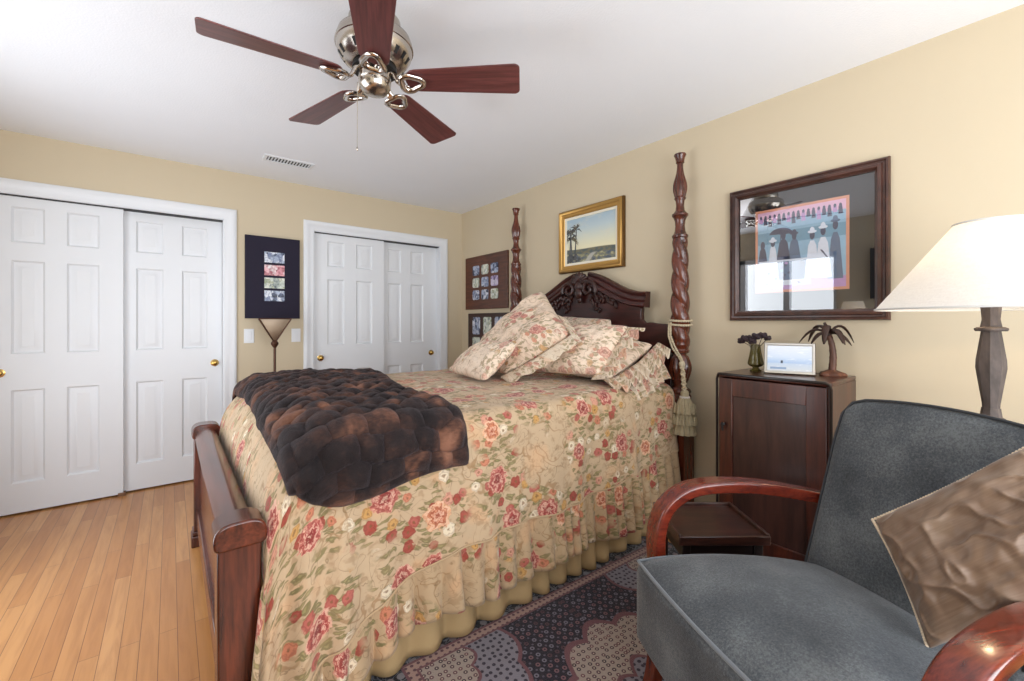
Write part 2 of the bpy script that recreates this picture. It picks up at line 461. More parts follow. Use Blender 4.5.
# ------------------------------------------------------------------ the room
XL, YF, H = -3.62, -5.5, 2.44
b = MB(); b.box(XL-.12, .12, YF-.12, .22, -.1, 0); struct(b.build('floor', M['floor']))
b = MB(); b.box(XL-.12, .12, YF-.12, .22, H, H+.1); struct(b.build('ceiling', M['ceiling']))
b = MB(); b.box(0, .12, YF, .22, 0, H); struct(b.build('wall_right', M['wall']))
O1, O2, OT = (-3.43, -2.206), (-1.540, -.272), 2.052
b = MB()
b.box(XL, O1[0], 0, .12, 0, H); b.box(O1[1], O2[0], 0, .12, 0, H); b.box(O2[1], 0, 0, .12, 0, H)
b.box(O1[0], O1[1], 0, .12, OT, H); b.box(O2[0], O2[1], 0, .12, OT, H); b.box(XL, 0, .16, .22, 0, H)
struct(b.build('wall_back', M['wall']))
PY0, PY1, PZ = -2.50, -.90, 2.08      # patio door opening in the left wall
b = MB()
b.box(XL-.12, XL, YF, PY0, 0, H); b.box(XL-.12, XL, PY1, .22, 0, H); b.box(XL-.12, XL, PY0, PY1, PZ, H)
struct(b.build('wall_left', M['wall']))
WX0, WX1, WZ0, WZ1 = -3.3, -.4, .40, 2.30
b = MB()
b.box(XL, WX0, YF-.12, YF, 0, H); b.box(WX1, .12, YF-.12, YF, 0, H)
b.box(WX0, WX1, YF-.12, YF, 0, WZ0); b.box(WX0, WX1, YF-.12, YF, WZ1, H)
struct(b.build('wall_front', M['wall']))
# window frames
b = MB(); n = 3
for i in range(n+1):
    y = PY0+(PY1-PY0)*i/n; b.box(XL-.10, XL-.02, max(PY0, y-.035), min(PY1, y+.035), 0, PZ)
b.box(XL-.10, XL-.02, PY0, PY1, 0, .06); b.box(XL-.10, XL-.02, PY0, PY1, PZ-.06, PZ)
struct(b.build('window_1', M['white'], bevel=.004))
b = MB()
for i in range(4):
    x = WX0+(WX1-WX0)*i/3; b.box(max(WX0, x-.035), min(WX1, x+.035), YF-.10, YF-.02, WZ0, WZ1)
b.box(WX0, WX1, YF-.10, YF-.02, WZ0, WZ0+.06); b.box(WX0, WX1, YF-.10, YF-.02, WZ1-.06, WZ1)
b.box(WX0-.04, WX1+.04, YF-.1, YF+.03, WZ0-.03, WZ0)
struct(b.build('added_window', M['white'], bevel=.004))  # unseen window added to let in the fill light
# closet casings
def casing(name, x0, x1, zt, w=.085):
    b = MB()
    prof = [(0, 0), (0, -.012), (.010, -.019), (.030, -.019), (.042, -.013), (w-.018, -.010), (w-.008, -.012), (w, -.008), (w, .0)]
    P = []
    for o, y in prof:
        a = w-o
        P.append([(x0-a, y, 0), (x0-a, y, zt+a), (x1+a, y, zt+a), (x1+a, y, 0)])
    b.grid(P, smooth=False)
    # inner jamb and track shadow line
    b.box(x0, x0+.006, -.002, .14, 0, zt); b.box(x1-.006, x1, -.002, .14, 0, zt); b.box(x0, x1, -.002, .14, zt-.006, zt+.0)
    return struct(b.build(name, M['white']))
casing('trim_1', O1[0], O1[1], OT); casing('trim_2', O2[0], O2[1], OT)
for nm, (x0, x1) in (('trim_3', O1), ('trim_4', O2)):
    b = MB(); b.box(x0+.006, x1-.006, .02, .14, OT-.014, OT-.006); struct(b.build(nm, M['shadow_gap']), 'dark strip painting the shadow gap above the closet doors')  # shadow of the track gap, painted as a dark strip
CAB = (-3.53, -3.03)     # the cabinet stands flush with the wall here
def base(name, pts):
    b = MB()
    for (x0, x1, y0, y1) in pts: b.box(x0, x1, y0, y1, 0, .09)
    return struct(b.build(name, M['white'], bevel=.005))
base('baseboard_back', [(O1[1]+.085, O2[0]-.085, -.014, 0), (O2[1]+.085, -.014, -.014, 0)])
base('baseboard_right', [(-.014, 0, YF, CAB[0]), (-.014, 0, CAB[1], 0)])
base('baseboard_left', [(XL, XL+.014, YF, PY0-.05)])
# six-panel sliding doors
def panel_door(name, x0, x1, y, cols, rows, knob_x, label):
    b = MB(); z0, z1 = .012, OT-.013
    xs = [x0]+[v for c in cols for v in c]+[x1]; zs = [z0]+[v for r in rows for v in r]+[z1]
    for i in range(len(xs)-1):
        for j in range(len(zs)-1):
            if i % 2 == 1 and j % 2 == 1:
                b.rings(xs[i], xs[i+1], zs[j], zs[j+1], [(0, y), (.011, y+.013), (.021, y+.013), (.046, y+.002), (.050, y+.002)])
            else:
                b.add([(xs[i], y, zs[j]), (xs[i+1], y, zs[j]), (xs[i+1], y, zs[j+1]), (xs[i], y, zs[j+1])], [(0, 1, 2, 3)])
    b.box(x0, x1, y+.014, y+.036, z0, z1)
    for (xa, xb, za, zb) in ((x0, x0, z0, z1), (x1, x1, z0, z1)):
        b.add([(xa, y, za), (xa, y+.012, za), (xa, y+.012, zb), (xa, y, zb)], [(0, 1, 2, 3)])
    d = struct(b.build(name, M['white'], fix=False), label)
    k = MB(); R = Matrix.Rotation(PI/2, 3, 'X')
    k.lathe([(0, .034), (.012, .034), (.021, .028), (.023, .021), (.019, .012), (.012, .008), (.016, .006), (.028, .003), (.028, -.002)][::-1], 24, (knob_x, y, .912), M=R)
    lab(k.build('knob', M['brass'], d), 'round brass knob')
    return d
ROWS = [(.20, .80), (1.03, 1.63), (1.745, 1.975)]
panel_door('door_1', O1[0]+.007, -2.802, .030, [(-3.335, -3.185), (-3.085, -2.925)], ROWS, -3.385, 'left sliding closet door, in front')
panel_door('door_2', -2.85, O1[1]-.007, .072, [(-2.735, -2.580), (-2.470, -2.310)], ROWS, -2.262, 'right sliding closet door behind its neighbour')
panel_door('door_3', O2[0]+.007, -.884, .030, [(-1.415, -1.265), (-1.155, -1.000)], ROWS, -1.475, 'left sliding door of the closet near the corner')
panel_door('door_4', -.93, O2[1]-.007, .072, [(-.825, -.685), (-.58, -.435)], ROWS, -.345, 'right sliding door of the closet near the corner')
b = MB(); b.box(-2.83, -2.79, .012, .064, 0, .022); struct(b.build('trim_5', plain('guide_brown', (120, 84, 56), .5)), 'small brown floor guide between the closet doors')

# ------------------------------------------------------------------ ceiling vent
t = thing('ceiling_vent', 'small white rectangular air vent in the ceiling above the dark photo collage', 'vent', (-1.84, -.52, H))
b = MB(); b.rings(-.17, .17, -.07, .07, [(0, 0), (.004, .006), (.022, .007), (.024, .003)], cap=False)
b.v = [(x, z, -y) for x, y, z in b.v]; b.build('frame', M['white'], t)
b = MB()
for i in range(14):
    x = -.139+i*.0208; b.add([(x, -.047, -.001), (x+.001, -.047, -.005), (x+.001, .047, -.005), (x, .047, -.001), (x+.003, -.047, -.001), (x+.0085, -.047, -.005), (x+.0085, .047, -.005), (x+.003, .047, -.001)],
        [(0,1,2,3), (4,7,6,5), (0,4,5,1), (3,2,6,7)])
b.build('louvre', M['white'], t, sharp=0)
b = MB(); b.box(-.147, .147, -.047, .047, -.0008, -.0002); lab(b.build('duct_shade', M['shadow_gap'], t), 'dark sheet painting the shade in the duct behind the louvres')  # flat dark sheet stands in for the shade inside the duct

# ------------------------------------------------------------------ ceiling fan
FX, FY, FZ = -1.895, -2.400, 2.20
fan = thing('ceiling_fan', 'ceiling fan with five reddish wood blades and a nickel motor', 'fan', (FX, FY, H))
b = MB(); b.lathe([(.100, 0), (.102, -.02), (.096, -.045), (.085, -.052)][::-1], 40); b.build('canopy', M['nickel'], fan)
b = MB(); b.lathe([(.085, -.05), (.122, -.056), (.140, -.068), (.147, -.088), (.148, -.100), (.151, -.102), (.151, -.110), (.147, -.112), (.142, -.135), (.122, -.165), (.090, -.182), (.082, -.183)][::-1], 48)
mh = b.build('motor_housing', M['nickel'], fan)
for i in range(20):
    a = 2*PI*i/20; b = MB()
    if i % 4 == 3: continue
    R = Matrix.Rotation(a, 3, 'Z'); q = []
    for (r, z, w) in ((.1375, -.144, .009), (.1205, -.1685, .006)):
        q += [R @ Vector((r, -w, z)), R @ Vector((r, w, z))]
    b.add([tuple(v) for v in q], [(0, 1, 3, 2)])
    b.build('vent_slot', M['black'], mh, sharp=0, fix=False)
b = MB(); b.lathe([(.082, -.182), (.086, -.192), (.086, -.203), (.06, -.207)][::-1], 40); b.build('flywheel', M['black'], fan)
b = MB(); b.lathe([(.052, -.203), (.062, -.208), (.063, -.240), (.059, -.244), (.063, -.248), (.060, -.268), (.046, -.285), (.022, -.295), (.0, -.297)][::-1], 40)
b.build('switch_housing', M['nickel'], fan)
BZ = FZ-H
for k in range(5):
    ang = math.radians(176-72*k)
    # blade outline, length on x
    top = []; L0, L1 = .125, .582
    for s in range(9): a = PI/2+PI*s/8; top.append((L0+.045+.045*cos(a)*1.0, .0+.056*sin(a)))
    rc = .022; w1 = .077
    for s in range(7): a = -PI/2+PI/2*s/6; top.append((L1-rc+rc*cos(a), -w1+rc+rc*sin(a)))
    for s in range(7): a = PI/2*s/6; top.append((L1-rc+rc*cos(a), w1-rc+rc*sin(a)))
    b = MB(); b.prism(top, -.003, .003, 'xy')
    o = b.build('fan_blade', M['blade'], fan, bevel=.0012, seg=1)
    o.matrix_local = Matrix.Translation((0, 0, BZ)) @ Matrix.Rotation(ang, 4, 'Z') @ Matrix.Rotation(math.radians(-12), 4, 'X')
    # nickel bracket: arm from the flywheel, then a rounded triangular loop under the blade
    b = MB()
    b.tube([(.066, 0, .040), (.078, 0, .026), (.092, 0, -.004), (.108, 0, -.013)], [.014, .013, .012, .013], 12, flat=(1.3, .7))
    loop = []
    for s in range(28):
        a = 2*PI*s/28; rr = .040+.006*cos(3*a)
        loop.append((.148+rr*cos(a)*1.05, rr*sin(a)*.92, -.013+.003*cos(a)))
    b.tube(loop, .0112, 10, True, flat=(1.1, .8))
    b.ball((.148+.046, 0, -.008), .010, .010, .006); b.ball((.128, .024, -.009), .010, .010, .006); b.ball((.128, -.024, -.009), .010, .010, .006)
    br = b.build('blade_bracket', M['chrome'], o)
b = MB(); b.tube([(-.048, .006, -.255), (-.066, .010, -.262), (-.067, .010, -.52)], .0014, 6); b.ball((-.067, .010, -.525), .004, .004, .008)
b.build('pull_chain', M['nickel'], fan)

# ------------------------------------------------------------------ pictures
def mk_photo(name, seed, cols):
    m = Mat(name, .35, .4); o = m.coord()
    oi = m.node('ShaderNodeObjectInfo')
    v = m.vadd(o, m.comb(X(m, oi.outputs['Random'])*40.0, X(m, oi.outputs['Random'])*17.0, seed))
    d, c, p = m.vor(m.map(v, (1, 1, .75)), 36, 1)[:3]
    f = m.sep(c)[0]*.6+m.noise(v, 40, 3)*.4
    m.color(m.ramp(f, [(i/(len(cols)-1)*.7+.15, lin(x)) for i, x in enumerate(cols)]))
    return m.mat
M['photo'] = mk_photo('old_photograph', 1.0, [(24, 30, 48), (80, 90, 116), (176, 188, 210), (100, 112, 146), (226, 230, 238), (60, 76, 120)])
M['photo_warm'] = mk_photo('red_photograph', 2.0, [(120, 40, 50), (220, 150, 160), (236, 214, 216), (160, 70, 84), (240, 236, 236)])
M['photo_green'] = mk_photo('pale_photograph', 3.0, [(70, 84, 90), (190, 200, 190), (226, 226, 214), (140, 150, 120), (236, 240, 244)])
M['photo_violet'] = mk_photo('violet_photograph', 4.0, [(70, 60, 90), (150, 134, 176), (186, 170, 206), (210, 206, 220), (110, 96, 140)])
M['navy_mat'] = plain('navy_mat_board', (38, 34, 50), .7, .2, .05, 60)
M['brown_frame'] = wood('brown_photo_frame', (70, 36, 20), (104, 58, 36), .4, (3, 3, 30))
M['dark_frame'] = wood('dark_photo_frame', (44, 24, 16), (70, 40, 28), .4, (3, 3, 30))
M['oval_mat'] = plain('cream_photo_edge', (206, 200, 196), .6)

# navy collage on the back wall
t = thing('photo_collage', 'tall navy collage frame holding one column of four small photos', 'picture', (-1.862, 0, 1.267))
b = MB(); b.rings(-.203, .203, 0, .68, [(0, 0), (0, -.026), (.004, -.028), (.006, -.028)]); b.build('mat_board', M['navy_mat'], t)
for k, mt in enumerate(('photo', 'photo_warm', 'photo_green', 'photo')):
    b = MB(); z = .145+(3-k)*.107; b.box(-.075, .075, -.0295, -.027, 0, .088)
    o = b.build('photo', M[mt], t); o.location = (.008, 0, z)

# nine-photo frame and the lower frame, right wall
def multi(name, label, yc, z0, w, h, cols, rows, px, pz, dx, dz, x0, zt, fm):
    t = thing(name, label, 'picture', (0, yc, z0), RW)
    b = MB(); b.rings(-w/2, w/2, 0, h, [(0, 0), (0, -.018), (.006, -.022), (.012, -.020)]); b.build('frame', M[fm], t)
    for r in range(rows):
        for c in range(cols):
            q = MB(); pts = []
            for (cx, cz, a0) in ((px-.02, pz-.02, 0), (-px+.02, pz-.02, PI/2), (-px+.02, -pz+.02, PI), (px-.02, -pz+.02, 1.5*PI)):
                for s in range(5): a = a0+PI/2*s/4; pts.append((cx+.02*cos(a), cz+.02*sin(a)))
            q.prism(pts, -.023, -.019)
            mt = 'photo_violet' if (r == 1 and c == 2) else 'photo_green' if (r+c) % 3 == 1 else 'photo'
            o = q.build('photo', M[mt], t); o.location = (x0+c*dx, 0, zt-r*dz)
    return t
multi('photo_collage', 'brown wooden frame with nine small photos near the room corner', -.478, 1.373, .745, .555, 3, 3, .062, .050, .165, .128, -.165, .405, 'brown_frame')
multi('photo_collage', 'dark photo frame half hidden by the pillows, below the nine-photo frame', -.52, .93, .72, .40, 3, 2, .07, .09, .20, .21, -.20, .27, 'dark_frame')

# gilt-framed landscape painting
GW, GH = .645, .505
t = thing('framed_painting', 'gold-framed landscape painting of palms, hung above the carved headboard', 'painting', (0, -1.876, 1.630), RW)
M['gilt'] = metal('gilt_wood', (204, 162, 96), .42)
M['gilt_dark'] = plain('gilt_antique_edge', (104, 74, 36), .45, Metallic=.6)
M['liner'] = plain('cream_liner', (228, 222, 204), .7)
b = MB(); b.rings(-GW/2, GW/2, 0, GH, [(0, 0), (0, -.022), (.006, -.034), (.018, -.040), (.030, -.034), (.034, -.026), (.050, -.022), (.056, -.024), (.060, -.018)], cap=False, ms=[1, 1, 0, 0, 0, 0, 0, 0])
b.build('frame', [M['gilt'], M['gilt_dark']], t)
b = MB(); b.rings(-GW/2+.058, GW/2-.058, .058, GH-.058, [(0, -.018), (.020, -.014), (.020, -.010)], cap=False); b.build('liner', M['liner'], t)
def mk_paint():
    m = Mat('landscape_painting', .6, .3); x, y, z = m.sep(m.coord())
    sky = m.ramp(m.step(z, .17, .42, False), [(0, lin((232, 224, 186))), (.3, lin((218, 218, 196))), (.7, lin((186, 202, 206))), (1, lin((164, 186, 200)))])
    sky = m.mix(m.step(m.noise(m.map(m.coord(), (8, 1, 20)), 1, 3), .5, .7)*.35, sky, lin((224, 216, 190)))
    n = m.noise(m.map(m.coord(), (20, 1, 50)), 1, 4)
    gr = m.ramp(n, [(.3, lin((76, 86, 104))), (.45, lin((106, 112, 116))), (.55, lin((140, 138, 104))), (.68, lin((196, 190, 164)))])
    hill = m.mix(m.step(n, .4, .6), lin((92, 100, 100)), lin((120, 116, 96)))
    hz = m.math('SINE', x*9.0)*.006+.178-x*.06
    c = m.mix(m.step(z-hz, .004, -.002), sky, hill)
    path = m.math('ABSOLUTE', x+.03-(z-.09)*1.6+m.math('SINE', z*60.0)*.012)
    gr = m.mix(m.step(path, .035, .015)*.8, gr, lin((188, 186, 176)))
    c = m.mix(m.step(z-hz, -.03, -.045), c, gr)
    m.color(c); m.bump(m.noise(m.coord(), 120, 3), .3, .002)
    return m.mat
M['paint_tree'] = plain('painted_tree', (90, 92, 94), .6, .3, .4, 60)
M['paint_tree2'] = plain('painted_fronds', (112, 104, 84), .6, .3, .5, 60)
b = MB(); b.rings(-GW/2+.076, GW/2-.076, .076, GH-.076, [(0, -.008), (0, -.010), (.001, -.010)])
rs = random.Random(3)
for (x0, z0, x1, z1) in ((-.215, .09, -.205, .32), (-.16, .10, -.142, .34), (-.19, .09, -.20, .27)):
    b.prism([(x0-.008, z0), (x0+.008, z0), (x1+.004, z1), (x1-.004, z1)], -.0108, -.010, m=1)
    for k in range(16):
        a = rs.uniform(-.6, PI+.6); L = rs.uniform(.05, .10); dx, dz = cos(a), sin(a)*.8; w = .007
        pts = [(x1, z1), (x1+dx*L*.5-dz*w, z1+dz*L*.5+dx*w), (x1+dx*L, z1+dz*L-.03), (x1+dx*L*.5+dz*w, z1+dz*L*.5-dx*w)]
        pts = [(max(-GW/2+.078, px), min(GH-.078, pz)) for px, pz in pts]
        b.prism(pts, -.0112-.0002*k, -.0109-.0002*k, m=1 if k % 2 else 2)
for k in range(26):
    x = rs.uniform(-.24, -.10); z = rs.uniform(.085, .15); r = rs.uniform(.008, .02)
    b.prism([(x+r*cos(a*PI/3), z+r*.8*sin(a*PI/3)) for a in range(6)], -.0106, -.010, m=1)
b.build('canvas', [mk_paint(), M['paint_tree'], M['paint_tree2']], t)

# large dark-framed print behind glass, right wall
AW, AH, AYC, AZ = .704, .735, -3.288, 1.242
t = thing('framed_print', 'large dark wooden frame with a blue and pink figure print under glass', 'picture', (0, AYC, AZ), RW)
M['print_frame'] = wood('dark_walnut_frame', (46, 26, 20), (84, 52, 42), .35, (8, 8, 8), .2)
b = MB(); b.rings(-AW/2, AW/2, 0, AH, [(0, 0), (0, -.020), (.005, -.028), (.012, -.030), (.016, -.024), (.024, -.024), (.028, -.034), (.040, -.038), (.046, -.032), (.050, -.020), (.054, -.020)], cap=False)
b.build('frame', M['print_frame'], t)
b = MB(); b.box(-AW/2+.046, AW/2-.046, -.006, -.002, .046, AH-.046); b.build('mat_board', plain('black_mat_board', (26, 28, 32), .8, .2), t)
PC = [plain('print_'+n, c, .6, .3, .12, 40) for n, c in (('border', (204, 140, 112)), ('blue', (138, 174, 198)), ('pink', (212, 172, 196)), ('dark', (66, 72, 98)),
      ('white', (208, 214, 226)), ('violet', (178, 142, 190)), ('slate', (84, 104, 132)), ('sea', (104, 146, 170)))]
b = MB(); X0, X1, Z0, Z1 = -.218, .202, .150, .598
b.box(X0, X1, -.0075, -.006, Z0, Z1, 0)
def R_(x0, x1, z0, z1, m, d): b.box(X0+x0*(X1-X0), X0+x1*(X1-X0), -.0075-d, -.007, Z0+z0*(Z1-Z0), Z0+z1*(Z1-Z0), m)
def Pg(pts, m, d): b.prism([(X0+x*(X1-X0), Z0+z*(Z1-Z0)) for x, z in pts], -.0075-d, -.007, m=m)
def ell(cx, cz, rx, rz, m, d, a0=0, a1=2*PI, n=16): Pg([(cx+rx*cos(a0+(a1-a0)*i/n), cz+rz*sin(a0+(a1-a0)*i/n)) for i in range(n)], m, d)
R_(.03, .97, .03, .97, 1, .0004); R_(.03, .97, .86, .97, 2, .0006); R_(.03, .97, .03, .15, 5, .0006); R_(.03, .97, .58, .72, 7, .0005)
for k in range(17):
    x = .07+k*.053; hgt = .06+.05*((k*7) % 5)/4
    ell(x, .91, .014, .022, 3, .0008); Pg([(x-.018, .90), (x+.016, .90), (x+.024, .90-hgt), (x-.020, .90-hgt)], 3 if k % 3 else 5, .0008)
ell(.30, .675, .135, .085, 3, .0010, 0, PI); Pg([(.296, .68), (.304, .68), (.304, .5), (.296, .5)], 3, .0009)
def person(x, zb, h, body, hat, w=.06, d=.0012):
    Pg([(x-w, zb), (x+w, zb), (x+w*.55, zb+h*.62), (x+w*.25, zb+h*.72), (x-w*.25, zb+h*.72), (x-w*.55, zb+h*.62)], body, d)
    ell(x, zb+h*.83, .026, .05, 3, d+.0002)
    if hat: ell(x, zb+h*.90, .046, .018, hat, d+.0004); ell(x, zb+h*.93, .024, .035, hat, d+.0005)
person(.09, .34, .28, 3, 0, .06); person(.21, .32, .33, 4, 4, .055); person(.33, .33, .40, 3, 3, .085); person(.45, .35, .36, 6, 3, .075)
Pg([(.04, .08), (.62, .08), (.62, .38), (.04, .38)], 4, .0013); Pg([(.28, .14), (.56, .14), (.58, .36), (.26, .36)], 6, .0014)
for k in range(22): ell(.06+rs.uniform(0, .54), rs.uniform(.1, .34), .02, .016, rs.choice([3, 5, 7, 6]), .0016, n=8)
person(.64, .16, .56, 4, 4, .075, .0018); person(.75, .14, .62, 4, 4, .085, .0019); person(.87, .12, .70, 6, 6, .075, .0018)
Pg([(.72, .45), (.74, .45), (.80, .36), (.79, .35)], 3, .0022)
b.build('art_print', PC, t, sharp=0)
def mk_glass():
    m = Mat('picture_glass', .0); n = m.N
    tr = n.new('ShaderNodeBsdfTransparent'); gl = n.new('ShaderNodeBsdfGlossy'); gl.inputs['Roughness'].default_value = .0
    gl.inputs['Color'].default_value = (1, 1, 1, 1)
    lw = n.new('ShaderNodeFresnel'); lw.inputs[0].default_value = 2.25
    mx = n.new('ShaderNodeMixShader'); m.nt.links.new(lw.outputs[0], mx.inputs[0])
    m.nt.links.new(tr.outputs[0], mx.inputs[1]); m.nt.links.new(gl.outputs[0], mx.inputs[2])
    m.nt.links.new(mx.outputs[0], n['Material Output'].inputs[0])
    return m.mat
M['glass'] = mk_glass()
b = MB(); b.add([(-AW/2+.05, -.014, .05), (AW/2-.05, -.014, .05), (AW/2-.05, -.014, AH-.05), (-AW/2+.05, -.014, AH-.05)], [(0, 1, 2, 3)])
b.build('glass_pane', M['glass'], t)

# light switches
for x, lb in ((-2.035, 'white light switch on the tan wall beside the wide closet casing'), (-1.684, 'white light switch just right of the torchiere shade')):
    t = thing('light_switch', lb, 'switch', (x, 0, 1.065), 0, 'light switches')
    b = MB(); b.rings(-.036, .036, 0, .116, [(0, 0), (0, -.003), (.004, -.006), (.006, -.006)]); b.build('wall_plate', M['white'], t)
    b = MB(); b.rings(-.017, .017, .024, .092, [(0, -.005), (0, -.008), (.002, -.0095), (.004, -.0095)]); b.build('rocker', M['white'], t)

# torchiere floor lamp between the closets
t = thing('torchiere_lamp', 'slim floor lamp with an upturned four-sided shade below the navy collage', 'lamp', (-1.885, -.22, 0), math.radians(38))
M['bronze'] = plain('antique_bronze', (86, 56, 42), .4, .5, .1, 30, Metallic=.5)
M['shade_glass'] = plain('taupe_shade_glass', (184, 164, 142), .6, .3, .12, 12, Subsurface_Weight=.0)
b = MB(); b.lathe([(.13, 0), (.13, .012), (.10, .022), (.03, .034), (.016, .06)], 32); b.build('base', M['bronze'], t)
b = MB(); b.lathe([(.0095, .03), (.0095, 1.05)], 14); b.lathe([(.0095, 1.03), (.026, 1.055), (.028, 1.07), (.018, 1.085), (.012, 1.10)], 14); b.build('pole', M['bronze'], t)
b = MB(); q = .155; zt, zb = 1.262, 1.085
for k in range(4):
    a0, a1 = PI/2*k, PI/2*(k+1); c = [(q*cos(a0), q*sin(a0), zt), (q*cos(a1), q*sin(a1), zt), (.012*cos(a1), .012*sin(a1), zb), (.012*cos(a0), .012*sin(a0), zb)]
    b.add(c, [(0, 1, 2, 3)])
b.build('shade', M['shade_glass'], t, sharp=20, solid=.003)
b = MB()
for k in range(4):
    a0, a1 = PI/2*k, PI/2*(k+1)
    b.tube([(.014*cos(a0), .014*sin(a0), zb), (q*cos(a0), q*sin(a0), zt)], .005, 8); b.tube([(q*cos(a0), q*sin(a0), zt), (q*cos(a1), q*sin(a1), zt)], .004, 8)
b.build('shade_frame', M['bronze'], t)

# ------------------------------------------------------------------ the bed
YC = -1.878; BO = (-1.25, YC, 0)
bed = thing('four_poster_bed', 'carved mahogany bed with tall twisted posts at its headboard', 'bed', BO)
def post_mod(r, z, a):
    if 1.10 < z < 1.745:
        e = min(1, (z-1.10)/.03, (1.745-z)/.03); ph = 2*(a + z*2*PI/.262)
        return r*(1+e*.16*(abs(cos(ph/2))**.7*2-1.3))
    if 1.985 < z < 2.16: return r*(1+.06*cos(12*a))
    if .885 < z < 1.03: return r*(1+.07*cos(10*a))
    if .72 < z < .80: return r*(1+.05*cos(14*a))
    return r
prof = [(.046, .638), (.046, .652), (.036, .664), (.052, .676), (.052, .690), (.040, .705), (.036, .715), (.046, .722), (.060, .75), (.062, .785), (.058, .800), (.062, .806), (.064, .815), (.058, .828), (.040, .84), (.038, .85), (.044, .872), (.050, .885)]
for i in range(13): u = i/12; prof.append((.046+.017*sin(PI*u), .89+.135*u))
prof += [(.038, 1.035), (.036, 1.04), (.052, 1.050), (.054, 1.062), (.048, 1.072), (.050, 1.085), (.056, 1.095)]
for i in range(66): u = i/65; prof.append((.056-.014*u, 1.10+.645*u))
prof += [(.040, 1.745), (.046, 1.750), (.047, 1.762), (.038, 1.772), (.031, 1.79), (.028, 1.82), (.030, 1.85), (.038, 1.870), (.047, 1.882), (.047, 1.892), (.036, 1.902), (.027, 1.915), (.023, 1.945), (.026, 1.975), (.032, 1.984), (.033, 1.990), (.028, 1.996)]
for i in range(15): u = i/14; prof.append((.030+.009*sin(PI*min(1, u/.34)*.5) if u < .34 else .019+.020*(.5+.5*cos(PI*(u-.34)/.66)), 2.0+.165*u))
prof += [(.018, 2.18), (.018, 2.20), (.025, 2.206), (.024, 2.214), (.028, 2.235), (.036, 2.252), (.034, 2.259), (.0, 2.264)]
for y in (YC-.797, YC+.797):
    b = MB(); b.lathe(prof, 60, (-.10, y, 0), mod=post_mod)
    b.rings(0, 0, 0, 0, [], cap=False) if False else None
    b.box(-.158, -.042, y-.058, y+.058, .0, .630); b.lathe([(.058, .630), (.050, .638)], 4, (-.10, y, 0), ph=PI/4)
    b.build('head_post', M['mahogany'], bed, BO, sharp=35)
# headboard: profile in y (offset from the bed centre) and z
half = [(0, 1.55), (.06, 1.552), (.12, 1.535), (.20, 1.500), (.30, 1.45), (.40, 1.408), (.47, 1.395), (.525, 1.375), (.520, 1.34), (.522, 1.30), (.545, 1.265), (.59, 1.24), (.65, 1.225), (.74, 1.222)]
half = [(a, z-(.030+.022*min(1, a/.55)**2)*max(0, min(1, (.60-a)/.08))) for a, z in half]
poly = [(YC-a, z) for a, z in half] + [(YC-.74, .35), (YC+.74, .35)] + [(YC+a, z) for a, z in half[::-1][:-1]]
b = MB(); b.prism(poly, -.105, -.065, 'yz'); b.build('headboard_panel', M['headboard'], bed, BO, bevel=.004)
crest = [(.055, 1.580), (.10, 1.566), (.16, 1.545), (.22, 1.517), (.30, 1.480), (.38, 1.448), (.45, 1.432), (.51, 1.428), (.565, 1.430)]
crest = [(a, z-.032-.026*(a/.565)**2) for a, z in crest]
sec = [(-.030, -.075), (-.040, -.066), (-.036, -.052), (-.030, -.046), (-.042, -.034), (-.044, -.018), (-.036, -.008), (-.052, .004), (-.056, .018), (-.044, .027), (-.034, .030), (.018, .030), (.018, -.075)]
for sgn in (-1, 1):
    path = []
    for i in range(len(crest)-1):
        for s in range(5):
            u = s/5; a = crest[i]; c = crest[i+1]; path.append((-.085, YC+sgn*(a[0]+(c[0]-a[0])*u), a[1]+(c[1]-a[1])*u-.012))
    path.append((-.085, YC+sgn*crest[-1][0], crest[-1][1]-.012))
    b = MB(); b.ribbon(path, [(a*1.0, (o if sgn < 0 else -o)) for a, o in sec], (1, 0, 0)); b.build('crest_moulding', M['headboard'], bed, BO, sharp=50)
# carved shell, scrolls and foliage
def lower(b): b.v = [(x, y, z-.034) for x, y, z in b.v]; return b
b = MB()
for k in range(-4, 5):
    a = k*.34
    b.ball((-.134, YC+.052*sin(a), 1.560+.046*cos(a)), .024, .015, .040, M=Matrix.Rotation(-a, 3, 'X'))
b.ball((-.134, YC, 1.535), .030, .044, .044); b.ball((-.140, YC, 1.485), .026, .038, .044); b.ball((-.132, YC, 1.437), .016, .022, .028)
lower(b).build('carved_shell', M['carving'], bed, BO)
for sgn in (-1, 1):
    b = MB(); pts = []
    for i in range(40):
        u = i/39; a = -.4+u*2.6*PI; r = .058*(1-u)+.010; pts.append((-.140-.010*u, YC+sgn*(.098+r*cos(a)), 1.512+r*sin(a)*.95))
    b.tube(pts, [.017-.006*i/39 for i in range(40)], 8); lower(b).build('carved_scroll', M['carving'], bed, BO)
    b = MB(); rr = random.Random(5+sgn)
    stem = [(.10, 1.455), (.16, 1.462), (.22, 1.452), (.28, 1.425), (.33, 1.395)]
    b.tube([(-.112, YC+sgn*p, z) for p, z in stem], .008, 8)
    for k in range(22):
        u = k/21*3.99; i = int(u); f = u-i; p = stem[i][0]+(stem[i+1][0]-stem[i][0])*f; z = stem[i][1]+(stem[i+1][1]-stem[i][1])*f
        dz = rr.uniform(-.055, .02); R = Matrix.Rotation(rr.uniform(-.9, .9), 3, 'X')
        b.ball((-.113, YC+sgn*p, z+dz), .012, .011, .024, seg=8, rings=6, M=R)
    for k in range(9): b.ball((-.112, YC+sgn*(.15+rr.uniform(-.025, .03)), 1.39+rr.uniform(-.045, .03)), .012, .010, .013, seg=8, rings=6)
    lower(b).build('carved_foliage', M['carving'], bed, BO)
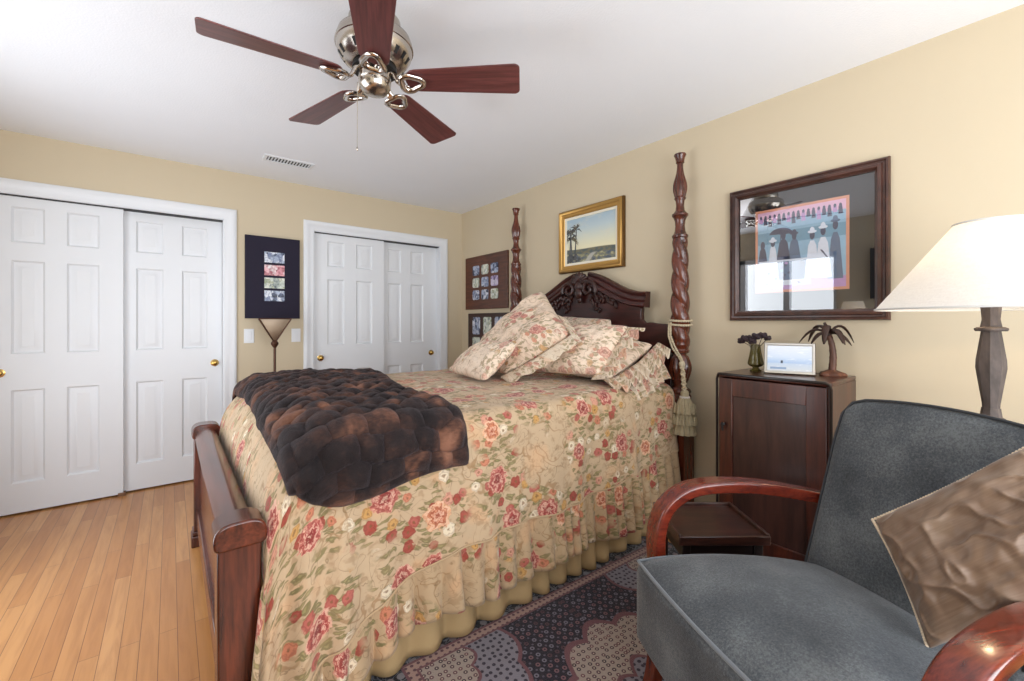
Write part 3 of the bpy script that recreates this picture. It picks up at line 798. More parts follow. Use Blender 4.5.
# footboard
FYN, FYF, FT = -2.615, -1.125, .665
def foot_post(y):
    b = MB(); s = .045
    b.box(-2.438, -2.330, y-s, y+s, .085, FT-.065); b.box(-2.450, -2.318, y-s-.012, y+s+.012, 0, .06); b.box(-2.444, -2.324, y-s-.006, y+s+.006, .06, .085)
    b.build('foot_post', M['mahogany'], bed, BO, bevel=.006, seg=3)
    b = MB(); pts = []
    for i in range(21): a = PI*i/20; pts.append((-2.382+.066*math.copysign(abs(cos(a))**.6, cos(a)), FT-.050+.052*sin(a)**.75))
    pts += [(-2.446, FT-.066), (-2.436, FT-.074), (-2.328, FT-.074), (-2.318, FT-.066)]
    b.prism(pts, y-s-.010, y+s+.010, 'xz'); b.build('post_cap', M['mahogany_y'], bed, BO, bevel=.012, seg=3)
for y in (FYN, FYF): foot_post(y)
b = MB(); pts = []
for i in range(17): a = -.3+(PI+.6)*i/16; pts.append((-2.384+.050*cos(a), FT-.064+.050*sin(a)))
b.prism(pts, FYN+.02, FYF-.02, 'xz', smooth=True); b.build('foot_rail', M['mahogany_y'], bed, BO, sharp=50)
b = MB(); b.box(-2.410, -2.352, FYN+.03, FYF-.03, .13, FT-.07); b.box(-2.425, -2.345, FYN+.03, FYF-.03, .10, .20); b.build('foot_panel', M['mahogany_y'], bed, BO, bevel=.006)
for y in (FYN, FYF): b = MB(); b.box(-2.34, -.14, y-.014, y+.014, .26, .42); b.build('side_rail', M['mahogany'], bed, BO, bevel=.004)
# mattress, hidden below the spread
b = MB(); b.box(-2.20, -.17, -2.56, -1.19, .36, .825); o = b.build('mattress', M['oval_mat'], None, (-1.2, YC, .36), bevel=.06, seg=4)
tag(o, 'thick mattress on the carved bed, under the floral bedspread', 'mattress')

# bedspread surface ---------------------------------------------------------
def nz(x, y, s=1.0): return noise.noise(Vector((x*s, y*s, 3.7)))
ZT, HWB, RB = .868, .800, .085; S1 = 1.93; RX, RZ = .225, .31
ARC = RB*PI/2
def sec_at(s):
    if s <= S1: return -.17-s, ZT
    L = .43; u = (s-S1)/L
    if u <= 1: a = u*PI/2; return -.17-S1-RX*sin(a), ZT-RZ*(1-cos(a))
    return -.17-S1-RX, ZT-RZ-(s-S1-L)
def hem_z(s):
    z = .375+.10*max(0, 1-s/.9)**1.5
    if s > 1.5: z -= .19*min(1, (s-1.5)/.55)**1.3
    return z
def spread_pt(s, t, lift=0.0):
    """t: metres across from the centre line, near side positive"""
    x, zt = sec_at(s); sg = 1 if t >= 0 else -1; a = abs(t); flat = HWB-RB
    pin = .008*nz(x, t, 4)+.006*nz(x, t, 11)
    # normal of the foot curve
    fu = max(0, min(1, (s-S1)/.43))*PI/2; nx, nzv = -sin(fu), cos(fu)
    if a <= flat:
        crown = .018*(1-(a/flat)**2); return (x+nx*(lift+pin), YC-sg*a, zt+crown*nzv+nzv*(lift+pin))
    if a <= flat+ARC:
        q = (a-flat)/RB; oy = sin(q); oz = cos(q)
        return (x+nx*(lift+pin)*oz, YC-sg*(flat+(RB+lift+pin)*oy), zt-RB+(RB+(lift+pin)*max(nzv, .3))*oz)
    dr = a-flat-ARC; z = zt-RB-dr; q = max(0, min(1.2, dr/.42))
    fold = .020*sin(2*PI*s/.47+1.1+1.2*nz(s, 2, 2))+.010*sin(2*PI*s/.19+3*nz(s, 0, 3))
    foot = max(0, (s-1.75)/.6)
    yy = HWB+lift+pin+q*(.018+fold*.9)+.05*foot*q+.022*min(1, foot*2)*q*sin(2*PI*s/.145+.6)
    return (x+(-.055*foot*q)+nx*lift*.4, YC-sg*yy, z)
tn_end = lambda s: (HWB-RB)+ARC+max(.02, sec_at(s)[1]-RB-hem_z(s))
ss = list(np.linspace(0, S1, 150))+list(np.linspace(S1, S1+.50, 42))[1:]
P, U = [], []
for s in ss:
    te = tn_end(s); flat = HWB-RB
    ts = list(np.linspace(-flat-ARC-.40, -flat-ARC, 14))+list(np.linspace(-flat-ARC, flat+ARC, 96))[1:]+list(np.linspace(flat+ARC, te, 46))[1:]
    P.append([spread_pt(s, t) for t in ts]); U.append([(s, t) for t in ts])
SPO = (-1.25, YC, .35)
b = MB(); b.grid(P, uv=U)
spread = b.build('bedspread', M['spread'], None, SPO, solid=.008, sharp=0)
tag(spread, 'cream floral quilted bedspread with a ruffled hem draped over the bed', 'bedspread')
# gathered ruffle
P, U = [], []; arc = 0
fs = np.linspace(.02, S1+.50, 760)
rn = random.Random(11); phase = 0; ph = []
for i, s in enumerate(fs):
    phase += 2*PI*(fs[1]-fs[0])/(.080+.055*nz(s, 5, 7)); ph.append(phase)
for i, s in enumerate(fs):
    te = tn_end(s); p0 = Vector(spread_pt(s, te)); zb = .148+.012*sin(s*9)
    if s > 1.6: zb -= .06*min(1, (s-1.6)/.5)
    zb = min(zb, p0.z-.08)
    row, ur = [], []
    for j in range(15):
        q = j/14; amp = (.006+.022*q**.8)*(1+.7*nz(s, 12, 6))
        f = sin(ph[i]+.5*q*sin(s*13)); f2 = cos(ph[i])
        row.append((p0.x+f2*amp*.55, p0.y+.004-.012*q-amp*f*(1 if f > 0 else .7), p0.z+.006+(zb-p0.z-.006)*q+.004*f*q))
        ur.append((s*1.55, te+.30+(p0.z-zb)*q))
    P.append(row); U.append(ur)
b = MB(); b.grid(P, uv=U); lab(b.build('ruffle', M['frill'], spread, SPO, solid=.003, sharp=0), 'gathered floral ruffle along the hem')
P = []
for i, s in enumerate(fs):
    p0 = Vector(spread_pt(s, tn_end(s))); P.append((p0.x, p0.y-.004, p0.z+.004))
b = MB(); b.tube(P[::4], .0035, 8); b.build('hem_cord', M['frill'], spread, SPO)
# bed skirt
P = []; phase = 0
for i, x in enumerate(np.linspace(-.22, -2.30, 620)):
    phase += 2*PI*(2.08/620)/(.125+.075*nz(x, 1, 6)); am = 1+.8*nz(x, 8, 5); row = []
    for j in range(12):
        q = j/11; amp = (.006+.016*q)*am; f = sin(phase)
        row.append((x+cos(phase)*amp*.4, -2.650-amp*f-.010*q-.012*max(0, (-x-1.75)/.5), .36-.342*q))
    P.append(row)
b = MB(); b.grid(P); o = b.build('bed_skirt', M['skirt'], None, (-1.25, -2.655, 0), solid=.003, sharp=0)
tag(o, 'plain tan bed skirt hanging below the floral ruffle', 'bed skirt')

# fur throw -----------------------------------------------------------------
nu, nv = 170, 330
flat = HWB-RB; P, U = [], []
t0 = -flat-ARC-.12
def throw_end(s): return flat+ARC+max(.03, sec_at(s)[1]-RB-.682-.018*sin(s*9))-.04*max(0, (s-1.93)/.18)**2
for i in range(nv+1):
    v = i/nv; t = t0+(flat+ARC+.11-t0)*v; row, ur = [], []
    sa = 2.13-.03*sin(v*5)-.02*v+.015*nz(t, 0, 5); sb = 1.26+.22*min(1, max(0, (v-.15)/.5))+.02*nz(t, 9, 4)
    for j in range(nu+1):
        w = j/nu; s = sa+(sb-sa)*w; t = t0+(throw_end(s)-t0)*v
        pu, pv = (s-sb), t
        # puffed tufts in brick order
        cw, ch = .108, .066; wp = .030*nz(s, t, 6)+.012*nz(s, t, 13); qv = (pv+wp)/ch; r_ = math.floor(qv); fx = ((pu+wp*1.3)/cw+.5*(r_ % 2)) % 1; fy = qv-r_
        puff = (1-abs(2*fx-1)**2.6)*(1-abs(2*fy-1)**2.6)
        ed = min(1, w/.06, (1-w)/.06, v/.03, (1-v)/.03); ed = max(0, ed)
        e = ed**.5
        sag = 0.016*nz(s, t, 2.2)
        lift = .012+e*(.016+.022*puff+.010*nz(s, t, 14)+.004*nz(s, t, 40)+sag)
        row.append(spread_pt(s, t+.0, lift)); ur.append((s, t))
    P.append(row); U.append(ur)
b = MB(); b.grid(P, uv=U, flip=True)
o = b.build('fur_throw', M['fur'], None, (-2.0, YC, .68), solid=-.0, sharp=0)
q = o.modifiers.new('solid', 'SOLIDIFY'); q.thickness = .012; q.offset = -1
tag(o, 'dark brown tufted fur throw laid across the foot of the bed', 'throw')

# pillows -------------------------------------------------------------------
def pillow(name, c, th, mat, label, n=46, pinch=.10, seed=0, uvs=1.0, wr=.016, cat='pillow', group='pillows on the bed', flip=1, power=2.4, uvo=(0, 0), rnd=.07, fold=0):
    """c: four corners in order round the edge; a soft closed cushion"""
    c = [Vector(p) for p in c]; ctr = sum(c, Vector())/4
    nrm = (c[2]-c[0]).cross(c[3]-c[1]).normalized()*flip
    P1, P2, U = [], [], []
    W_ = ((c[1]-c[0]).length+(c[2]-c[3]).length)/2; H_ = ((c[3]-c[0]).length+(c[2]-c[1]).length)/2
    for i in range(n+1):
        r1, r2, ru = [], [], []
        for j in range(n+1):
            u, v = i/n, j/n; a, d = 2*u-1, 2*v-1
            # edges bow inward a little
            ku = .5+a*(1-pinch*(1-d*d)*.5)/2; kv = .5+d*(1-pinch*(1-a*a)*.5)/2
            rd = 1-rnd*(a*a*d*d)**2; ku = .5+(ku-.5)*rd; kv = .5+(kv-.5)*rd
            p = (c[0]*(1-ku)+c[1]*ku)*(1-kv)+(c[3]*(1-ku)+c[2]*ku)*kv
            f = ((1-abs(a)**power)*(1-abs(d)**power))**.55
            w1 = wr*(noise.noise(Vector((a*2.2+seed, d*2.2, seed)))+.6*noise.noise(Vector((a*5+seed, d*5, 1+seed))))*min(1, f*3)
            if fold: g = noise.noise(Vector((a*1.3+d*.9+seed, (d-a*.6)*3.2, 4.2)))+.35*noise.noise(Vector((a*3+seed, d*4.5, 9))); w1 += fold*((1-min(1, abs(g)*2.2))**2)*min(1, f*2)*(1 if g > -.9 else 0)
            edge = (1-f)**3*.010*noise.noise(Vector((a*4, d*4, seed+5)))
            r1.append(tuple(p+nrm*(th/2*f+w1+edge))); r2.append(tuple(p-nrm*(th/2*f-w1*.5-edge)))
            ru.append((u*W_*uvs+seed*.37+uvo[0], v*H_*uvs+seed*.21+uvo[1]))
        P1.append(r1); P2.append(r2); U.append(ru)
    b = MB(); b.grid(P1, uv=U); b.grid(P2, uv=[[(p[0]+1.1, p[1]) for p in r] for r in U], flip=True)
    o = b.build(name, mat, None, tuple(ctr), sharp=0)
    wd = o.modifiers.new('weld', 'WELD'); wd.merge_threshold = .0004
    tag(o, label, cat, group)
    return o, c, nrm, ctr
def ruffle_on(o, ctr, edge_pts, outdir, depth, mat, wl=.05, amp=.018, label=None, nrm=Vector((0,0,1)), name='ruffle', seed=0):
    """a gathered strip along a polyline"""
    pts = [Vector(p) for p in edge_pts]; L = sum((pts[i+1]-pts[i]).length for i in range(len(pts)-1))
    N = max(40, int(L/.006)); P, U = [], []; out = Vector(outdir).normalized()
    for i in range(N+1):
        q = i/N*L; k = 0
        while k < len(pts)-2 and q > (pts[k+1]-pts[k]).length: q -= (pts[k+1]-pts[k]).length; k += 1
        d = (pts[k+1]-pts[k]); p = pts[k]+d*(q/d.length); s = i/N*L
        row, ur = [], []
        a = 2*PI*s/wl+2*nz(s+seed, 1, 9)
        dd = depth*(1+.18*nz(s+seed, 3, 12))
        for j in range(9):
            f = j/8; row.append(tuple(p+out*(dd*f)+nrm*(amp*f**.7*sin(a+.8*f))+d.normalized()*(amp*.4*f*cos(a))-nrm*(.012*f*f))); ur.append((s*1.6+seed, f*depth))
        P.append(row); U.append(ur)
    b = MB(); b.grid(P, uv=U); r = b.build(name, mat, o, tuple(ctr), solid=.0025, sharp=0)
    if label: lab(r, label)
    return r
# back row against the headboard
pillow('pillow', [(-.22, -1.66, .93), (-.24, -2.26, .93), (-.17, -2.22, 1.26), (-.15, -1.68, 1.29)], .17, M['sham_pale'], 'pale floral pillow standing against the headboard, mostly hidden behind the others', seed=1)
o, c, nn, ct = pillow('pillow', [(-.60, -2.10, .925), (-.62, -2.56, .915), (-.24, -2.60, 1.10), (-.22, -2.10, 1.14)], .17, M['sham'], 'floral pillow with grey ruffles at the end, slumped beside the near bedpost', seed=2)
ruffle_on(o, ct, [(-.64, -2.50, .93), (-.60, -2.57, .925), (-.42, -2.60, 1.00), (-.22, -2.60, 1.11)], (-.25, -.8, -.35), .12, M['sham_ruffle'], .055, .022, 'pale gathered ruffle at the pillow end', Vector((-.55, -.1, .83)), seed=1)
ruffle_on(o, ct, [(-.62, -2.56, .90), (-.40, -2.61, .96), (-.20, -2.60, 1.03)], (-.15, -.55, -.75), .15, M['sham_ruffle'], .06, .022, None, Vector((-.35, -.9, .2)), seed=4)
# ruffled sham in the middle
o, c, nn, ct = pillow('pillow', [(-.79, -2.02, .93), (-.66, -2.52, .93), (-.43, -2.56, 1.22), (-.50, -2.10, 1.21)], .17, M['sham_pale'], 'pale floral sham with a pointed ruffled corner, right of the large square sham', seed=3)
ruffle_on(o, ct, [(-.69, -2.48, .91), (-.62, -2.50, .98), (-.54, -2.53, 1.09), (-.44, -2.545, 1.205)], (-.12, -1, .10), .11, M['sham_ruffle'], .07, .02, 'wide gathered ruffle at the sham end', Vector((-.8, .1, .6)), seed=2)
# large square sham leaning with one corner up
o, c, nn, ct = pillow('pillow', [(-.97, -2.06, .915), (-.72, -2.36, 1.16), (-.49, -1.87, 1.475), (-.84, -1.36, .945)], .22, M['sham'], 'largest square floral pillow, leaning with one corner pointing up', seed=4.3, wr=.022, fold=.008)
ruffle_on(o, ct, [(-.99, -2.03, .905), (-.86, -2.20, 1.02), (-.72, -2.355, 1.16), (-.62, -2.14, 1.28)], (.0, -.62, -.2), .085, M['sham_ruffle'], .09, .007, 'flat gathered flange along the edge', Vector((-.75, -.2, .6)), seed=3)
# small cushion in front
pillow('pillow', [(-1.19, -2.16, .905), (-.97, -2.19, 1.12), (-.93, -1.76, 1.11), (-1.10, -1.58, .91)], .13, M['sham_pale'], 'small square pale floral cushion in front of the tall pointed one', seed=5, wr=.010)

# rope tieback with tassel on the near post -----------------------------------
PYN = YC-.797
t = thing('tassel_tieback', 'cream twisted rope and tiered tassel tied round the near bedpost', 'tassel', (-.10, PYN, .57))
M['rope'] = plain('cream_rope', (196, 182, 154), .8, .2, .2, 60)
M['tassel'] = plain('beige_tassel_thread', (168, 156, 128), .85, .2, .25, 90)
def rope(path, r=.0055):
    b = MB(); pts = [Vector(p) for p in path]; fine = []
    for i in range(len(pts)-1):
        for s in range(8): fine.append(pts[i].lerp(pts[i+1], s/8))
    fine.append(pts[-1])
    for k in range(2):
        q = []; L = 0
        for i, p in enumerate(fine):
            tg = (fine[min(i+1, len(fine)-1)]-fine[max(i-1, 0)]).normalized(); a = tg.orthogonal().normalized(); a = Vector((0, 0, 1)).cross(tg); a = a.normalized() if a.length > .2 else tg.orthogonal().normalized(); c = tg.cross(a)
            if i: L += (fine[i]-fine[i-1]).length
            w = 2*PI*L/.03+PI*k; q.append(tuple(p+a*(r*.62*cos(w))+c*(r*.62*sin(w))))
        b.tube(q, r*.72, 6)
    return b
TO = (-.10, PYN, .57)
cx, cy = -.10, PYN
loop = lambda z, dz: [(cx+.066*cos(a), cy+.066*sin(a), z+dz*sin(a+.5)) for a in [2*PI*i/14 for i in range(15)]]
rope(loop(1.222, .008)).build('rope_loop', M['rope'], t, TO); rope(loop(1.246, .006)).build('rope_loop', M['rope'], t, TO)
kx, ky, kz = -.165, PYN-.050, .985
for (z0, off) in ((1.222, 0), (1.235, .012)):
    rope([(cx-.055, cy+.040-off, z0), (cx-.070+off*.2, cy+.035-off, z0-.07-off), (cx-.078, cy+.005-off, z0-.14), (kx, ky+.012-off, kz+.03), (kx, ky, kz)]).build('rope_strand', M['rope'], t, TO)
b = rope([(kx, ky, kz), (kx-.004, ky-.012, .90), (kx, ky-.016, .825)], .013); b.ball((kx, ky, kz), .018, .018, .022); b.build('hanging_cord', M['rope'], t, TO)
b = MB(); tx, ty = kx, ky-.018
def tas(z0, z1, r0, r1, ph):
    b.lathe([(r0, z0), (r0*.6+r1*.4, z0-(z0-z1)*.35), (r1, z0-(z0-z1)*.8), (r1*1.05, z1)][::-1], 48, (tx, ty, 0), mod=lambda r, z, a: r*(1+.07*cos(11*a+ph)+.05*cos(23*a)))
b.lathe([(.010, .835), (.020, .828), (.024, .815), (.022, .800), (.028, .790)][::-1], 24, (tx, ty, 0))
tas(.795, .705, .026, .056, 0); tas(.725, .640, .040, .064, 1.5); tas(.665, .578, .048, .062, .7)
for tz, tr in ((.712, .055), (.648, .062)):
    for k in range(11): a = 2*PI*k/11+tz*9; b.lathe([(.003, tz+.045), (.010, tz+.01), (.012, tz-.012)][::-1], 8, (tx+tr*cos(a), ty+tr*sin(a), 0))
b.build('tassel', M['tassel'], t, TO)
b = MB(); b.lathe([(.027, .798), (.030, .792), (.027, .786)], 24, (tx, ty, 0)); b.build('tassel_band', M['oval_mat'], t, TO)

# ------------------------------------------------------------------ rug
RHX, RHY = .84, 1.25
b = MB(); b.box(-RHX, RHX, -RHY, RHY, 0, .009); rug = b.build('rug', mk_rug(RHX, RHY), None, bevel=.003)
rug.location = (-1.235, -3.795, .0); rug.rotation_euler = (0, 0, math.radians(-1.9))
tag(rug, 'navy and rose oriental rug with scalloped medallion on the wood floor', 'rug')

# ------------------------------------------------------------------ cabinet and what stands on it
CX0, CX1, CY0, CY1, CZ = -.385, -.004, -3.515, -3.045, .980
CO = ((CX0+CX1)/2, (CY0+CY1)/2, 0)
t = thing('record_cabinet', 'dark mahogany cabinet with one panelled door, against the wall by the bedpost', 'cabinet', CO)
b = MB(); b.box(CX0+.012, CX1, CY0, CY0+.018, .10, CZ-.018); b.box(CX0+.012, CX1, CY1-.018, CY1, .10, CZ-.018); b.box(CX1-.01, CX1, CY0+.018, CY1-.018, .10, CZ-.018); b.box(CX0+.012, CX1, CY0+.018, CY1-.018, .10, .13)
b.build('carcass', M['cabinet'], t, CO, bevel=.003)
b = MB(); pts = []
for (cx_, cy_, a0) in ((CX0+.015, CY0+.010, PI), (CX1, CY0, None), (CX1, CY1, None), (CX0+.015, CY1-.010, PI/2)):
    if a0 is None: pts.append((cx_, cy_)); continue
    for s in range(6): a = a0+PI/2*s/5; pts.append((cx_+.018*cos(a), cy_+.018*sin(a)))
b.prism(pts, CZ-.018, CZ, 'xy'); b.build('top', M['cabinet'], t, CO, bevel=.005, seg=3)
b = MB(); x = CX0-.002; pts = [(x, y, CZ-.004) for y in (CY0-.004, CY1+.004)]
b.tube([(x+.006, CY0-.004, .11), (x+.004, CY0-.004, CZ-.03), (x+.002, CY0+.002, CZ-.010), (x-.002, CY0+.014, CZ-.004), (x-.002, CY1-.014, CZ-.004), (x+.002, CY1-.002, CZ-.010), (x+.004, CY1+.004, CZ-.03), (x+.006, CY1+.004, .11)], .0065, 8)
b.build('edge_bead', M['cabinet_edge'], t, CO)
# the door: stiles and rails round a sunk panel
dy0, dy1, dz0, dz1, x = CY0+.012, CY1-.008, .13, CZ-.024, CX0
b = MB(); st = .062
b.box(x, x+.016, dy0, dy0+st+.012, dz0, dz1); b.box(x, x+.016, dy1-st, dy1, dz0, dz1); b.box(x, x+.016, dy0+st+.012, dy1-st, dz1-.085, dz1); b.box(x, x+.016, dy0+st+.012, dy1-st, dz0, dz0+.09)
door = b.build('door', M['cabinet'], t, CO, bevel=.002)
b = MB(); b.box(x+.010, x+.0155, dy0+st, dy1-st+.01, dz0+.08, dz1-.075); b.build('door_panel', M['cabinet_panel'], door, CO)
b = MB(); b.lathe([(.006, -.004), (.006, .012), (.010, .018), (.006, .024)], 12, (x, dy1-.025, .73), M=Matrix.Rotation(-PI/2, 3, 'Y')); b.tube([(x-.018, dy1-.025, .735), (x-.022, dy1-.025, .715), (x-.018, dy1-.025, .70)], .005, 8)
b.build('drop_handle', M['black'], door, CO)
for yy in (CY0+.03, CY1-.03):
    for xx in (CX0+.035, CX1-.035):
        b = MB(); b.lathe([(.014, 0), (.022, .09), (.024, .102)], 4, (xx, yy, 0), ph=PI/4); b.build('leg', M['cabinet'], t, CO)
# vase with dark blossoms
VX, VY = -.165, -3.135
t = thing('vase', 'small olive green glass vase holding dark flower heads, on the cabinet', 'vase', (VX, VY, CZ))
M['olive_glass'] = plain('olive_glass', (122, 110, 58), .1, .6, .1, 10, Transmission_Weight=.55, IOR=1.45)
b = MB(); b.lathe([(.0, .0), (.026, 0), (.028, .006), (.016, .014), (.014, .020), (.030, .028), (.037, .036), (.037, .046), (.028, .090), (.021, .138), (.018, .138), (.024, .090), (.033, .046), (.032, .038), (.012, .030), (.0, .030)], 28); b.build('vessel', M['olive_glass'], t)
M['dark_bloom'] = plain('dark_plum_bloom', (44, 30, 36), .6, .4, .4, 60)
rr = random.Random(2)
for (dx, dy, dz, r) in ((-.02, .062, .155, .020), (-.03, .040, .165, .022), (-.01, .015, .170, .022), (-.02, -.012, .180, .024), (.0, -.035, .185, .022), (-.035, .0, .155, .020), (.02, -.05, .172, .018), (-.01, .05, .172, .018)):
    b = MB(); b.tube([(0, 0, .06), (dx*.4, dy*.4, .13), (dx, dy, dz)], .0018, 6)
    for k in range(8):
        a = k*2.4; b.ball((dx+r*.5*cos(a), dy+r*.5*sin(a), dz+r*.35*sin(k*1.7)), r*.55, r*.5, r*.45, seg=8, rings=6)
    b.build('flower', M['dark_bloom'], t)
# silver photo frame
t = thing('tabletop_picture', 'small silver tabletop frame with a pale blue seaside photo on the cabinet', 'picture frame', (-.215, -3.306, CZ+.003), math.radians(-72))
TI = Matrix.Rotation(math.radians(-14), 3, 'X')
M['silver'] = metal('silver_frame', (214, 212, 206), .3)
def tilt(b): b.v = [tuple(TI @ Vector(p)) for p in b.v]; return b
b = MB(); b.rings(-.105, .105, 0, .152, [(0, .008), (0, -.004), (.003, -.008), (.010, -.008), (.013, -.004), (.015, -.004)], cap=False); b.box(-.103, .103, .004, .008, .002, .150); tilt(b).build('frame', M['silver'], t)
def mk_sea():
    m = Mat('seaside_photo', .15, .5); x, y, z = m.sep(m.coord())
    c = m.ramp(m.step(z, .02, .12, False), [(0, lin((206, 214, 222))), (.3, lin((190, 206, 226))), (.34, lin((168, 194, 226))), (.6, lin((206, 220, 238))), (1, lin((222, 230, 242)))])
    n = m.noise(m.map(m.coord(), (30, 1, 120)), 1, 3); c = m.mix(m.step(n, .55, .7)*.5, c, lin((240, 244, 248)))
    f = m.step(m.math('ABSOLUTE', x+.03), .006, .003)*m.step(m.math('ABSOLUTE', z-.058), .008, .005)
    c = m.mix(f, c, lin((70, 78, 96)))
    l = m.step(m.math('ABSOLUTE', x+.045), .034, .032)*m.step(m.math('ABSOLUTE', z-.028), .006, .004)
    c = m.mix(l*.8, c, lin((120, 150, 190)))
    m.color(c); return m.mat
b = MB(); b.box(-.091, .091, -.004, -.002, .014, .138); tilt(b).build('photo', mk_sea(), t)
b = MB(); b.add([(-.02, .006, .10), (.02, .006, .10), (.025, .062, .022), (-.025, .062, .022)], [(0, 1, 2, 3)]); b.v = [(p[0], p[1]+(.02 if p[2] > .05 else .0), p[2] if p[2] > .05 else .001) for p in b.v]; b.build('easel_back', M['black'], t, solid=.003)
# carved palm tree figurine
t = thing('palm_figurine', 'carved brown wooden palm tree figurine standing on the cabinet', 'figurine', (-.100, -3.446, CZ))
M['palm_wood'] = wood('carved_palm_wood', (66, 38, 28), (122, 78, 58), .5, (20, 20, 6))
M['palm_leaf'] = plain('dark_palm_frond', (58, 38, 30), .5, .4, .25, 40)
b = MB(); b.lathe([(.050, 0), (.052, .006), (.046, .016), (.030, .022), (.014, .030)], 24, mod=lambda r, z, a: r*(1+.10*cos(5*a)+.05*cos(9*a))); b.build('base', M['palm_wood'], t)
b = MB(); trunk = [(0, 0, .02), (.002, -.003, .06), (.002, -.004, .10), (.0, -.001, .14), (-.003, .006, .175), (-.004, .012, .195)]
fine = [Vector(trunk[i]).lerp(Vector(trunk[i+1]), s/6) for i in range(len(trunk)-1) for s in range(6)]
b.tube([tuple(p) for p in fine], [(.016-.005*i/len(fine))*(1+.10*(1 if i % 5 == 0 else 0)) for i in range(len(fine))], 12); b.build('trunk', M['palm_wood'], t)
cpt = Vector((-.004, .013, .196))
for k in range(9):
    a = -.3+k*2*PI/9; L = (.118, .092, .104)[k % 3]; up = (.35, .15, .55)[k % 3]; pts, rad = [], []
    d = Vector((cos(a)*.75, sin(a), 0))
    for i in range(9):
        u = i/8; pts.append(tuple(cpt+d*(L*u)+Vector((0, 0, up*.08*sin(PI*u*.9)*1.2-.055*u*u)))); rad.append(.0135*sin(PI*(u*.92+.06))**.7+.0008)
    b = MB(); b.tube(pts, rad, 8, flat=(1.2, .45)); b.build('frond', M['palm_leaf'], t)
b = MB(); b.tube([tuple(cpt), tuple(cpt+Vector((-.002, .006, .03))), tuple(cpt+Vector((0, .016, .055)))], [.010, .009, .006], 10); b.ball(tuple(cpt), .014); b.build('crown_heart', M['palm_leaf'], t)

# ------------------------------------------------------------------ low tray-topped table
TA = math.atan2(.25, -.30)
u_ = Vector((-.157, -.236, 0)).normalized(); v_ = Vector((-.28, .22, 0)).normalized()
TZ = .445; c0 = Vector((-.645, -3.212, 0))       # the corner nearest the cabinet
TW, TD = .285, .325
tc = c0+u_*(TW/2)+v_*(TD/2)
t = thing('side_table', 'low espresso side table with a lipped top, behind the armchair arm', 'table', tuple(tc), math.atan2(v_.y, v_.x))
# local x along v_ (length TD), local y across
b = MB(); b.box(-TD/2, TD/2, -TW/2, TW/2, TZ-.028, TZ-.008); b.build('top', M['espresso'], t, bevel=.002)
b = MB()
b.box(-TD/2-.006, TD/2+.006, -TW/2-.006, -TW/2+.006, TZ-.034, TZ+.006); b.box(-TD/2-.006, TD/2+.006, TW/2-.006, TW/2+.006, TZ-.034, TZ+.0)
b.box(-TD/2-.006, -TD/2+.006, -TW/2, TW/2, TZ-.034, TZ+.006); b.box(TD/2-.006, TD/2+.006, -TW/2, TW/2, TZ-.034, TZ+.006)
b.build('rim', M['espresso'], t, bevel=.003)
b = MB(); b.box(-TD/2+.02, TD/2-.02, -TW/2+.02, TW/2-.02, TZ-.10, TZ-.028); b.build('apron', M['cabinet_edge'], t, bevel=.002)
for sx in (-1, 1):
    for sy in (-1, 1):
        b = MB(); x, y = sx*(TD/2-.028), sy*(TW/2-.028); b.box(x-.016, x+.016, y-.016, y+.016, 0.009, TZ-.03); b.build('leg', M['cabinet_edge'], t, bevel=.003)

# ------------------------------------------------------------------ armchair (local x = depth, local y = minus across)
CHO = Vector((-1.39, -3.27, 0)); ca = math.radians(-24)
ch = thing('armchair', 'blue-grey mohair armchair with curved cherry-wood arms', 'armchair', tuple(CHO), ca)
SW = .72
def taper(p, k=.34):
    p.y = -SW/2+(p.y+SW/2)*(1-k*max(0, min(1, p.x/.56)))
    return p
def soft_box(x0, x1, y0, y1, z0, z1, r, n=26, crown=0, fn=None):
    """rounded box as one closed surface"""
    P = []; m = n
    b = MB()
    cx, cy, cz = (x0+x1)/2, (y0+y1)/2, (z0+z1)/2; hx, hy, hz = (x1-x0)/2, (y1-y0)/2, (z1-z0)/2
    def pt(d):
        q = Vector((max(-hx+r, min(hx-r, d.x*hx*1.0)), max(-hy+r, min(hy-r, d.y*hy)), max(-hz+r, min(hz-r, d.z*hz))))
        e = Vector((d.x*hx, d.y*hy, d.z*hz))-q
        if e.length > 1e-7: e = e.normalized()*r
        p = q+e; p = Vector((p.x+cx, p.y+cy, p.z+cz))
        return tuple(fn(p) if fn else p)
    for ax in range(3):
        for sg in (-1, 1):
            G = []
            for i in range(n+1):
                row = []
                for j in range(n+1):
                    f = lambda k: math.copysign(abs(2*k/n-1)**.75, 2*k/n-1)
                    d = [0, 0, 0]; d[ax] = sg; d[(ax+1) % 3] = f(i); d[(ax+2) % 3] = f(j); row.append(pt(Vector(d)))
                G.append(row)
            b.grid(G, flip=sg < 0)
    return b
def seat_fn(p):
    u = (p.x-.02)/.62; v = -p.y/SW; k = max(0, 1-(2*u-1)**2)*max(0, 1-(2*v-1)**2)
    up = (p.z-.235)/.245
    if up > .5: p.z += (.042*k**.6+.026*max(0, 1-(2*u-.9)**2))*(up-.5)*2
    p.z -= .035*max(0, u)*up
    p.x -= .022*max(0, 1-(2*v-1)**2)*max(0, 1-u*2)
    return taper(p)
b = soft_box(.0, .64, -SW, 0, .235, .480, .030, fn=seat_fn); o = b.build('seat_cushion', M['velvet'], ch, sharp=0, fix=False)
wd = o.modifiers.new('weld', 'WELD'); wd.merge_threshold = .0004
b = MB(); pts = []
for (p, q) in (((.62, -.005), (.018, -.005)), ((.018, -.005), (.018, -SW+.005)), ((.018, -SW+.005), (.62, -SW+.005))):
    for i in range(14): u = i/14; pts.append(seat_fn(Vector((p[0]+(q[0]-p[0])*u, p[1]+(q[1]-p[1])*u, .474))))
